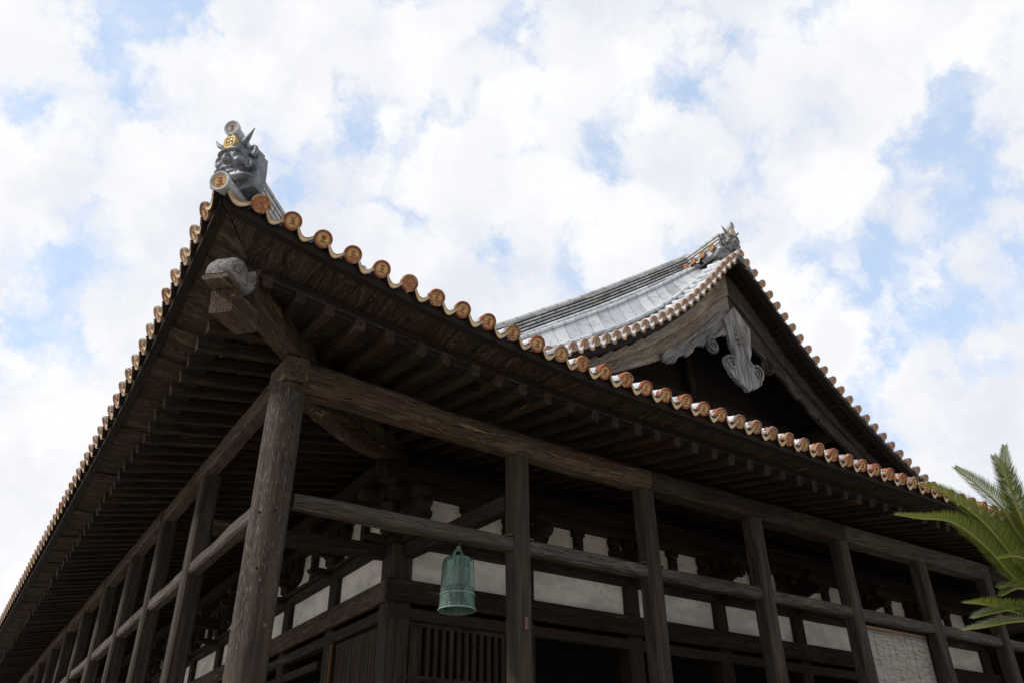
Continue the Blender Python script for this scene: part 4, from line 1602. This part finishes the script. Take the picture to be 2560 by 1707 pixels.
def wall_side(T, cols, mat_low, front):
    aend = cols[-1]
    # columns
    for i, a in enumerate(cols):
        if i == 0 and not front:
            continue
        mb = MB()
        wd = .28 if i == 0 else .25
        p = T(a, W + .05 if i else 2.28, 0)
        mb.post(p.x, p.y, FLOOR, 2.99, wd, ch=.02, seg=6)
        mb.build('wall_column', M['post'] if i == 0 else M['wood'], HALL, zo=ZO + DZ)
    # beams: nageshi, head tie, plate, purlin
    a0 = 2.14
    for (zc, h, o, th, mt, nm) in ((2.345, .25, W - .115, .06, M['log'] if not front else M['wood'], 'wall_beam'), (2.94, .105, W - .03, .17, M['wood'], 'wall_beam'),
                                   (2.992, .05, W - .02, .30, M['wood'], 'wall_beam'), (3.64, .21, W - .04, .20, M['wood'], 'wall_beam'),
                                   (2.11, .13, W - .02, .12, M['wood'], 'wall_beam'), (3.62, .15, W - .46, .13, M['kioi'], 'wall_beam')):
        mb = MB()
        st = o - th / 2
        if not front:
            st += th
        mb.beam(T(st, o, zc), T(aend + .2, o, zc), th, h, ch=.008, seg=30, rough=.003)
        mb.build(nm, mt, HALL, zo=ZO + DZ)
    mb = MB()
    for zz_ in (3.83, 3.99, 4.15):
        mb.beam(T(a0, W + .03, zz_), T(aend + .2, W + .03, zz_), .05, .158, ch=.004, seg=20)
    mb.build('wall_boards', M['kioi'], HALL, zo=ZO + DZ)
    # plaster: long band panels and the bracket-zone panels
    for i in range(len(cols) - 1):
        for (z0, z1) in ((2.47, 2.90), (3.0, 3.56)):
            mb = MB()
            mb.beam(T(cols[i] + .05, W + .012, (z0 + z1) / 2), T(cols[i + 1] - .05, W + .012, (z0 + z1) / 2), .024, z1 - z0, ch=.001)
            mb.build('plaster_panel', M['plaster'], HALL, zo=ZO + DZ)
        if front and i == 2 and False:
            pass
        # strut between brackets
        mid = (cols[i] + cols[i + 1]) / 2
        mb = MB()
        ux, uz = T(1, 0, 0) - T(0, 0, 0), Vector((0, 0, 1))
        half = [(.075, 3.52), (.08, 3.48), (.062, 3.43), (.058, 3.2), (.065, 3.08), (.10, 3.02)]
        pts = half + [(-x, z) for x, z in reversed(half)]
        mb.extrude(pts, T(mid, W - .085, 0), ux, uz, T(0, 1, 0) - T(0, 0, 0), .09)
        mb.extrude([(-.095, 3.45), (.095, 3.45), (.095, 3.54), (-.095, 3.54)], T(mid, W - .09, 0), ux, uz, T(0, 1, 0) - T(0, 0, 0), .1)
        mb.build('strut', M['wood'], HALL, bevel=.006, zo=ZO + DZ)
    for a in cols:
        if front or a > 2.4:
            bracket(T, a)


wall_side(TF, COLS_F, None, True)
wall_side(TL, COLS_L, None, False)
bracket(TL, 2.28)
# corner diagonal bracket arms
mb = MB()
for (t, z0, z1, s) in ((.0, 3.17, 3.34, .30), (.28, 3.36, 3.52, .24), (.55, 3.52, 3.68, .24), (.55, 3.72, 3.86, .2), (.0, 3.52, 3.70, .3)):
    c = Vector((2.30, 2.30, 0)) + DV * t
    R, G = [], []
    of = mb.off()
    for (z, k) in ((z0, .72), (z0 + (z1 - z0) * .4, .84), (z0 + (z1 - z0) * .46, 1), (z1, 1)):
        R.append([c + Vector((sx * s / 2 * k, sy * s / 2 * k, z)) for sx, sy in ((-1, -1), (1, -1), (1, 1), (-1, 1))])
        G.append([Vector((sx * .1, sy * .1, z)) + of for sx, sy in ((-1, -1), (1, -1), (1, 1), (-1, 1))])
    mb.loft(R, G)
for (zb, L) in ((3.19, .55), (3.53, .85)):
    nose = [(0, zb), (L - .2, zb - .005), (L - .1, zb + .03), (L, zb + .0), (L + .06, zb + .04), (L + .07, zb + .09), (L, zb + .14), (0, zb + .15)]
    mb.extrude(nose, Vector((2.35, 2.35, 0)) + PV * -.06, DV, (0, 0, 1), PV, .12)
mb.build('corner_bracket', M['wood'], HALL, bevel=.01, zo=ZO + DZ)

# dark core so openings read as a dim interior
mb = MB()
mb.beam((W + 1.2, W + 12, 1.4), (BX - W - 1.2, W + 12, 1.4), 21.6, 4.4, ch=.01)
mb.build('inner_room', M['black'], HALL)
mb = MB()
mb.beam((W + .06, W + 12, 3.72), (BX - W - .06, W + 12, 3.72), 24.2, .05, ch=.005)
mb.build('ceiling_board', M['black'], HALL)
# right-hand and rear walls of the hall, plain timber
mb = MB()
mb.beam((BX - W, W + .1, 1.4), (BX - W, BY - W, 1.4), .12, 4.4, ch=.01)
mb.beam((W, BY - W, 1.4), (BX - W, BY - W, 1.4), .12, 4.4, ch=.01)
mb.build('rear_wall', M['wood'], HALL)

mb = MB()
for k in range(70):
    mb.beam((BX - .16, .05 + k * .095, FLOOR), (BX - .16, .05 + k * .095, 3.5), .03, .09, up=(0, 1, 0), ch=.004)
mb.build('end_wall', M['door'], HALL)

# lattice window in the first front bay
mb = MB()
mb.beam((2.43, W + .01, 2.02), (4.0, W + .01, 2.02), .07, .06, ch=.006)
mb.beam((2.43, W + .01, 1.44), (4.0, W + .01, 1.44), .07, .06, ch=.006)
mb.beam((2.53, W + .012, .6), (2.53, W + .012, 2.05), .07, .16, up=(1, 0, 0), ch=.006)
lw = mb.build('lattice_window', M['door'], HALL, zo=ZO + DZ)
for k in range(12):
    x = 2.69 + .1035 * k
    bb = MB()
    bb.beam((x, W - .002, 1.45), (x, W - .002, 2.0), .05, .052, up=(1, 0, 0), ch=.004)
    bb.build('bar', M['door'], lw, zo=ZO + DZ)
bb = MB()
bb.beam((2.5, W + .03, 1.0), (4.0, W + .03, 1.0), .03, .80, ch=.003)
bb.build('lower_panel', M['door'], lw, zo=ZO + DZ)
bb = MB()
bb.beam((2.5, W + .10, 1.72), (4.0, W + .10, 1.72), .02, .60, ch=.003)
bb.build('dark_backing', M['black'], lw, zo=ZO + DZ)  # black sheet; its colour paints the interior dimness behind the bars
# plank doors in the first left bay
mb = MB()
y = 2.44
while y < 3.70:
    wd = rng.uniform(.075, .11)
    mb.beam((W + .03 + rng.uniform(-.006, .006), y + wd / 2, .0), (W + .03, y + wd / 2, 2.02), .03, wd - .006, up=(0, 1, 0), ch=.006)
    y += wd
pdoor = mb.build('plank_door', M['door'], HALL, zo=ZO + DZ)
bb = MB()
bb.beam((W - .05, 3.73, .0), (W - .05, 3.73, 2.02), .03, .035, up=(0, 1, 0), ch=.004)
bb.build('pale_jamb', M['honey'], pdoor, zo=ZO + DZ)
# secondary beams low on the left wall
for (z, yy0) in ((1.86, 4.3), (1.60, 4.3)):
    mb = MB()
    mb.beam((W + .04, yy0, z), (W + .34, 26, z), .08, .10, ch=.006, seg=20)
    mb.build('wall_beam', M['wood'], HALL, zo=ZO + DZ)

# veranda deck and stone base
mb = MB()
for k in range(28):
    o = -.35 + .1 * k
    mb.beam((o, o, FLOOR - .03), (BX - o, o, FLOOR - .03), .094, .05, ch=.004)
    mb.beam((o, o + .05, FLOOR - .033), (o, BY, FLOOR - .033), .094, .05, ch=.004)
mb.build('veranda_deck', M['wood'], HALL)
mb = MB()
mb.beam((-.5, BY / 2, -1.36), (BX + .5, BY / 2, -1.36), BY + 1, .46, ch=.03)
mb.build('stone_base', M['granite'], HALL)
for (x, y) in [(x, 0) for x in FPX] + [(0, y) for y in LPY] + [(0, 0)]:
    mb = MB()
    mb.post(x, y, -1.14, FLOOR - .06, .2)
    mb.build('floor_post', M['wood'], HALL)

# long pale battens and a cable stapled under the rafters
mb = MB()
for (x0, x1, y, z, r) in ((4.5, 5.75, .9, 3.42, .007), (6.9, 8.3, .9, 3.44, .007)):
    mb.tube([(x0, y, z), ((x0 + x1) / 2, y + .01, z - .012), (x1, y + .05, z + .01)], r, 6)
mb.build('cable', M['post'], HALL, smooth=60)

# ------------------------------------------------------------------ bronze bell under the first tie
BELL = thing('temple_bell', 'green patinated bronze bell hanging from the tie beam right of the round corner pillar', 'bell', (1.765, 0, 1.715 + ZO))
mb = MB()
R = 1.0
prof = [(.150, .012), (.1665, .0), (.1675, .012), (.163, .030), (.160, .048), (.1585, .06), (.1605, .064), (.1585, .068), (.1575, .085), (.159, .088), (.157, .091),
        (.156, .105), (.1575, .108), (.1555, .111), (.155, .128), (.159, .132), (.159, .140), (.154, .144), (.1535, .158), (.155, .161), (.1525, .164), (.152, .180), (.1545, .184), (.1515, .188),
        (.150, .24), (.147, .30), (.145, .325), (.1475, .329), (.1475, .333), (.144, .337), (.143, .35), (.145, .353), (.142, .356),
        (.1415, .39), (.139, .43), (.137, .437), (.139, .44), (.135, .444), (.131, .456), (.120, .466), (.08, .476), (.04, .480), (.001, .481)]
prof_in = [(.001, .45), (.10, .44), (.118, .40), (.128, .32), (.135, .15), (.145, .03), (.150, .012)]
mb.lathe(prof_in[:-1] + prof, (0, 0, 0), (0, 0, 1), 48, mi=0)
bb = mb.build('bell_body', M['bronze'], BELL, zo=0, smooth=40)
mb = MB()
mb.tube([(.1658 * math.cos(t), .1658 * math.sin(t), .006) for t in np.linspace(0, 2 * math.pi, 49)], .0055, 6)
mb.tube([(.158 * math.cos(t), .158 * math.sin(t), .136) for t in np.linspace(0, 2 * math.pi, 49)], .0042, 6)
mb.build('rim_band', M['bronze_edge'], BELL, zo=0, smooth=60)
for q in range(4):                       # four darker fields between the crossing bands
    mb = MB()
    c0 = math.radians(-105 + 90 * q)
    rings, gr = [], []
    for t in np.linspace(c0 - .60, c0 + .60, 12):
        rings.append([Vector((r * math.cos(t), r * math.sin(t), z)) for r, z in ((.1535, .196), (.1520, .25), (.1490, .30), (.1470, .318))])
        gr.append(rings[-1])
    mb.loft(rings, gr, cap=False, closed=False)
    mb.build('field_panel', M['bronze_panel'], BELL, zo=0, smooth=60)
for q in range(4):
    mb = MB()
    c0 = math.radians(-105 + 90 * q)
    for i in range(4):
        for j in range(4):
            t = c0 + (-.42 + .28 * i)
            z = .368 + .0185 * j
            r = .1425 - (z - .356) * .045
            mb.ball((r * math.cos(t), r * math.sin(t), z), .0075, 5)
    mb.build('stud_field', M['stud'], BELL, zo=0, smooth=60)
for q in range(4):                       # vertical raised bands
    mb = MB()
    c0 = math.radians(-60 + 90 * q)
    for dt in (-.16, -.08, 0, .08, .16):
        mb.tube([(r * math.cos(c0 + dt), r * math.sin(c0 + dt), z) for r, z in ((.152, .19), (.1475, .30), (.146, .33), (.144, .36), (.1405, .42))], .0028, 5)
    mb.build('vertical_band', M['bronze_edge'], BELL, zo=0, smooth=60)
mb = MB()
mb.tube([(-.042, 0, .474), (-.044, 0, .505), (-.028, 0, .535), (0, 0, .552), (.028, 0, .535), (.044, 0, .505), (.042, 0, .474)], .013, 9)
mb.ball((0, 0, .558), (.022, .018, .030), 8)
mb.ball((-.043, 0, .487), (.020, .019, .016), 7)
mb.ball((.043, 0, .487), (.020, .019, .016), 7)
mb.build('dragon_loop', M['bronze'], BELL, zo=0, smooth=60)
mb = MB()
mb.tube([(.006, 0, .535), (.018, .0, .56), (.02, 0, .60), (.02, 0, .70)], .009, 8)
mb.build('hanging_hook', M['iron'], BELL, zo=0, smooth=60)

# ------------------------------------------------------------------ reed blind
BL = thing('reed_blind', 'pale reed blind let down between two veranda posts near the right edge', 'blind', (7.70, .13, 2.33 + ZO))
mb = MB()
nx, nz = 20, 24
wd, ht = 1.74, 2.0
rings, gr = [], []
for i in range(nz + 1):
    z = -.04 - ht * i / nz
    R, G = [], []
    for j in range(nx + 1):
        x = wd * j / nx
        y = .012 * math.sin(x * 3 + z * 1.5) + .006 * mnoise.noise(Vector((x * 5, z * 5, 1)))
        R.append(Vector((x, y, z)))
        G.append(Vector((x, z, 0)))
    rings.append(R)
    gr.append(G)
mb.loft(rings, gr, cap=False, closed=False)
rb = mb.build('reed_mat', M['reed'], BL, zo=0, smooth=60)
sd = rb.modifiers.new('solid', 'SOLIDIFY')
sd.thickness = .008
mb = MB()
for k in range(90):                       # uneven reed ends along the near edge
    z = -.06 - k * .021
    mb.tube([(rng.uniform(-.045, -.01), .002, z), (.05, .0, z + .002)], .0045, 5)
mb.build('reed_ends', M['bamboo'], BL, zo=0, smooth=60)
mb = MB()
mb.tube([(-.03, -.01, -.02), (wd + .02, -.01, -.02)], .020, 8)
mb.build('top_pole', M['bamboo'], BL, zo=0, smooth=60)
mb = MB()
for k in range(12):
    x = .10 + k * .135
    mb.tube([(x, -.008 + .012 * math.sin(x * 3 + z * 1.5), z) for z in np.linspace(-.03, -2.0, 14)], .0022, 5)
mb.build('binding_cords', M['cord'], BL, zo=0, smooth=60)
mb = MB()
mb.tube([(1.10, -.022, -.03), (1.10, -.024, -1.0), (1.10, -.022, -2.0)], .0035, 5)
mb.build('pull_cord', M['palecord'], BL, zo=0, smooth=60)
mb = MB()
for x in (.15, 1.45):
    mb.tube([(x, 0, -.01), (x, 0, .03)], .004, 5)
mb.build('loop', M['cord'], BL, zo=0, smooth=60)

# ------------------------------------------------------------------ cycad at the right
CY = thing('cycad_palm', 'green cycad palm with long feathery fronds at the right edge', 'palm', (4.23, -3.88, 0))
CY.location = (0, 0, 0)
FROND = [
    [[2.334, -3.92, 3.151], [2.53, -3.946, 3.157], [2.785, -4.009, 3.159], [3.082, -4.019, 3.049], [3.411, -4.005, 2.877], [3.864, -4.088, 2.721]],
    [[2.398, -4.071, 3.296], [2.59, -4.085, 3.29], [2.905, -4.107, 3.18], [3.198, -4.081, 3.025], [3.392, -4.033, 2.934], [3.864, -4.088, 2.721]],
    [[2.538, -4.229, 3.379], [2.765, -4.209, 3.334], [3.035, -4.189, 3.247], [3.309, -4.135, 3.11], [3.834, -4.085, 2.745]],
    [[2.742, -4.446, 3.483], [2.894, -4.345, 3.397], [3.106, -4.246, 3.257], [3.319, -4.158, 3.132], [3.834, -4.085, 2.745]],
    [[2.704, -4.384, 3.435], [2.905, -4.321, 3.354], [3.168, -4.223, 3.168], [3.423, -4.146, 3.018], [3.834, -4.085, 2.745]],
    [[2.848, -3.854, 2.582], [3.046, -3.874, 2.617], [3.272, -3.922, 2.663], [3.489, -3.949, 2.691], [3.872, -4.076, 2.698]],
    [[2.805, -3.923, 2.716], [3.008, -3.931, 2.73], [3.253, -3.951, 2.721], [3.481, -3.961, 2.713], [3.872, -4.076, 2.698]],
    [[2.874, -3.913, 2.639], [3.045, -3.921, 2.682], [3.252, -3.954, 2.725], [3.473, -3.972, 2.736], [3.872, -4.076, 2.698]],
    [[2.948, -4.073, 2.786], [3.16, -4.063, 2.83], [3.403, -4.04, 2.83], [3.872, -4.076, 2.698]],
    [[2.893, -4.142, 2.931], [3.133, -4.151, 2.976], [3.409, -4.126, 2.941], [3.868, -4.082, 2.71]],
    [[2.971, -4.061, 2.748], [3.196, -4.079, 2.819], [3.476, -4.073, 2.806], [3.872, -4.076, 2.698]]]
crown = Vector((3.87, -4.08, 2.69))
for k in range(16):
    az = math.radians(-80 + 110 * k / 15)
    el = math.radians(rng.uniform(28, 72))
    L = rng.uniform(1.2, 1.6)
    d = Vector((math.cos(az) * math.cos(el), math.sin(az) * math.cos(el), math.sin(el)))
    pts = []
    for q in (1, .8, .55, .3, 0):
        p = crown + d * L * q
        p.z -= .35 * q * q * L * math.cos(el)
        pts.append(list(p))
    FROND.append(pts)


def cat(P, n):
    P = [Vector(p) for p in P]
    P = [P[0] * 2 - P[1]] + P + [P[-1] * 2 - P[-2]]
    out = []
    for i in range(1, len(P) - 2):
        for k in range(n):
            t = k / n
            a, b, c, d = P[i - 1], P[i], P[i + 1], P[i + 2]
            out.append(.5 * ((2 * b) + (c - a) * t + (2 * a - 5 * b + 4 * c - d) * t * t + (3 * b - a - 3 * c + d) * t ** 3))
    out.append(P[-2])
    return out


for fi, P in enumerate(FROND):
    pts = cat(P, 12)[::-1]             # base -> tip
    mb = MB()
    n = len(pts)
    mb.tube(pts, [.011 - .009 * i / (n - 1) for i in range(n)], 6)
    fo = mb.build('frond', M['rachis'], CY, zo=0, smooth=60)
    lf = MB()
    ln = [0]
    for i in range(1, n):
        ln.append(ln[-1] + (pts[i] - pts[i - 1]).length)
    tot = ln[-1]
    m_ = int(tot / .0090)
    for k in range(m_):
        q = .16 + .84 * k / m_
        s = q * tot
        i = max(j for j in range(n) if ln[j] <= s)
        i = min(i, n - 2)
        f = (s - ln[i]) / (ln[i + 1] - ln[i] + 1e-9)
        p = pts[i].lerp(pts[i + 1], f)
        t = (pts[i + 1] - pts[i]).normalized()
        side0 = t.cross(Vector((0, 0, 1))).normalized()
        nrm = side0.cross(t).normalized()
        prof_l = .135 * (math.sin(math.pi * min(1, .12 + .80 * (q - .16) / .84)) ** .6)
        prof_l *= 1 - .55 * q ** 6
        for sg in (-1, 1):
            L = prof_l * rng.uniform(.9, 1.08)
            fwd = .55 + .65 * q
            d = (side0 * sg + nrm * rng.uniform(.50, .72) + t * fwd).normalized()
            tip = (d + t * .25 + nrm * rng.uniform(-.20, .0)).normalized()
            wv_ = t * .0038
            mid = p + d * L * .55
            end = mid + tip * L * .45
            V = [p - wv_ * .7, p + wv_ * .7, mid + wv_, mid - wv_, end]
            gk = rng.uniform(0, 30)
            lf.add(V, [(0, 1, 2, 3), (3, 2, 4)], [(gk, q * 3, 0)] * 5)
    lf.build('leaflets', M['leaf'], fo, zo=0, smooth=0)
mb = MB()
rings = []
N = 24
for z in np.linspace(-.1, 2.82, 30):
    rr = .17 + .03 * math.sin(z * 9) - (.05 if z > 2.6 else 0)
    rings.append([Vector((3.88 + rr * math.cos(2 * math.pi * k / N) * (1 + .06 * ((k + int(z * 20)) % 2)), -4.08 + rr * math.sin(2 * math.pi * k / N) * (1 + .06 * ((k + int(z * 20)) % 2)), z)) for k in range(N)])
mb.loft(rings, rings)
mb.build('trunk', M['trunk'], CY, zo=0, smooth=0)
CYloc = Vector((3.88, -4.08, 0))
CY.location = CYloc
for ch in CY.children:
    ch.location = -CYloc
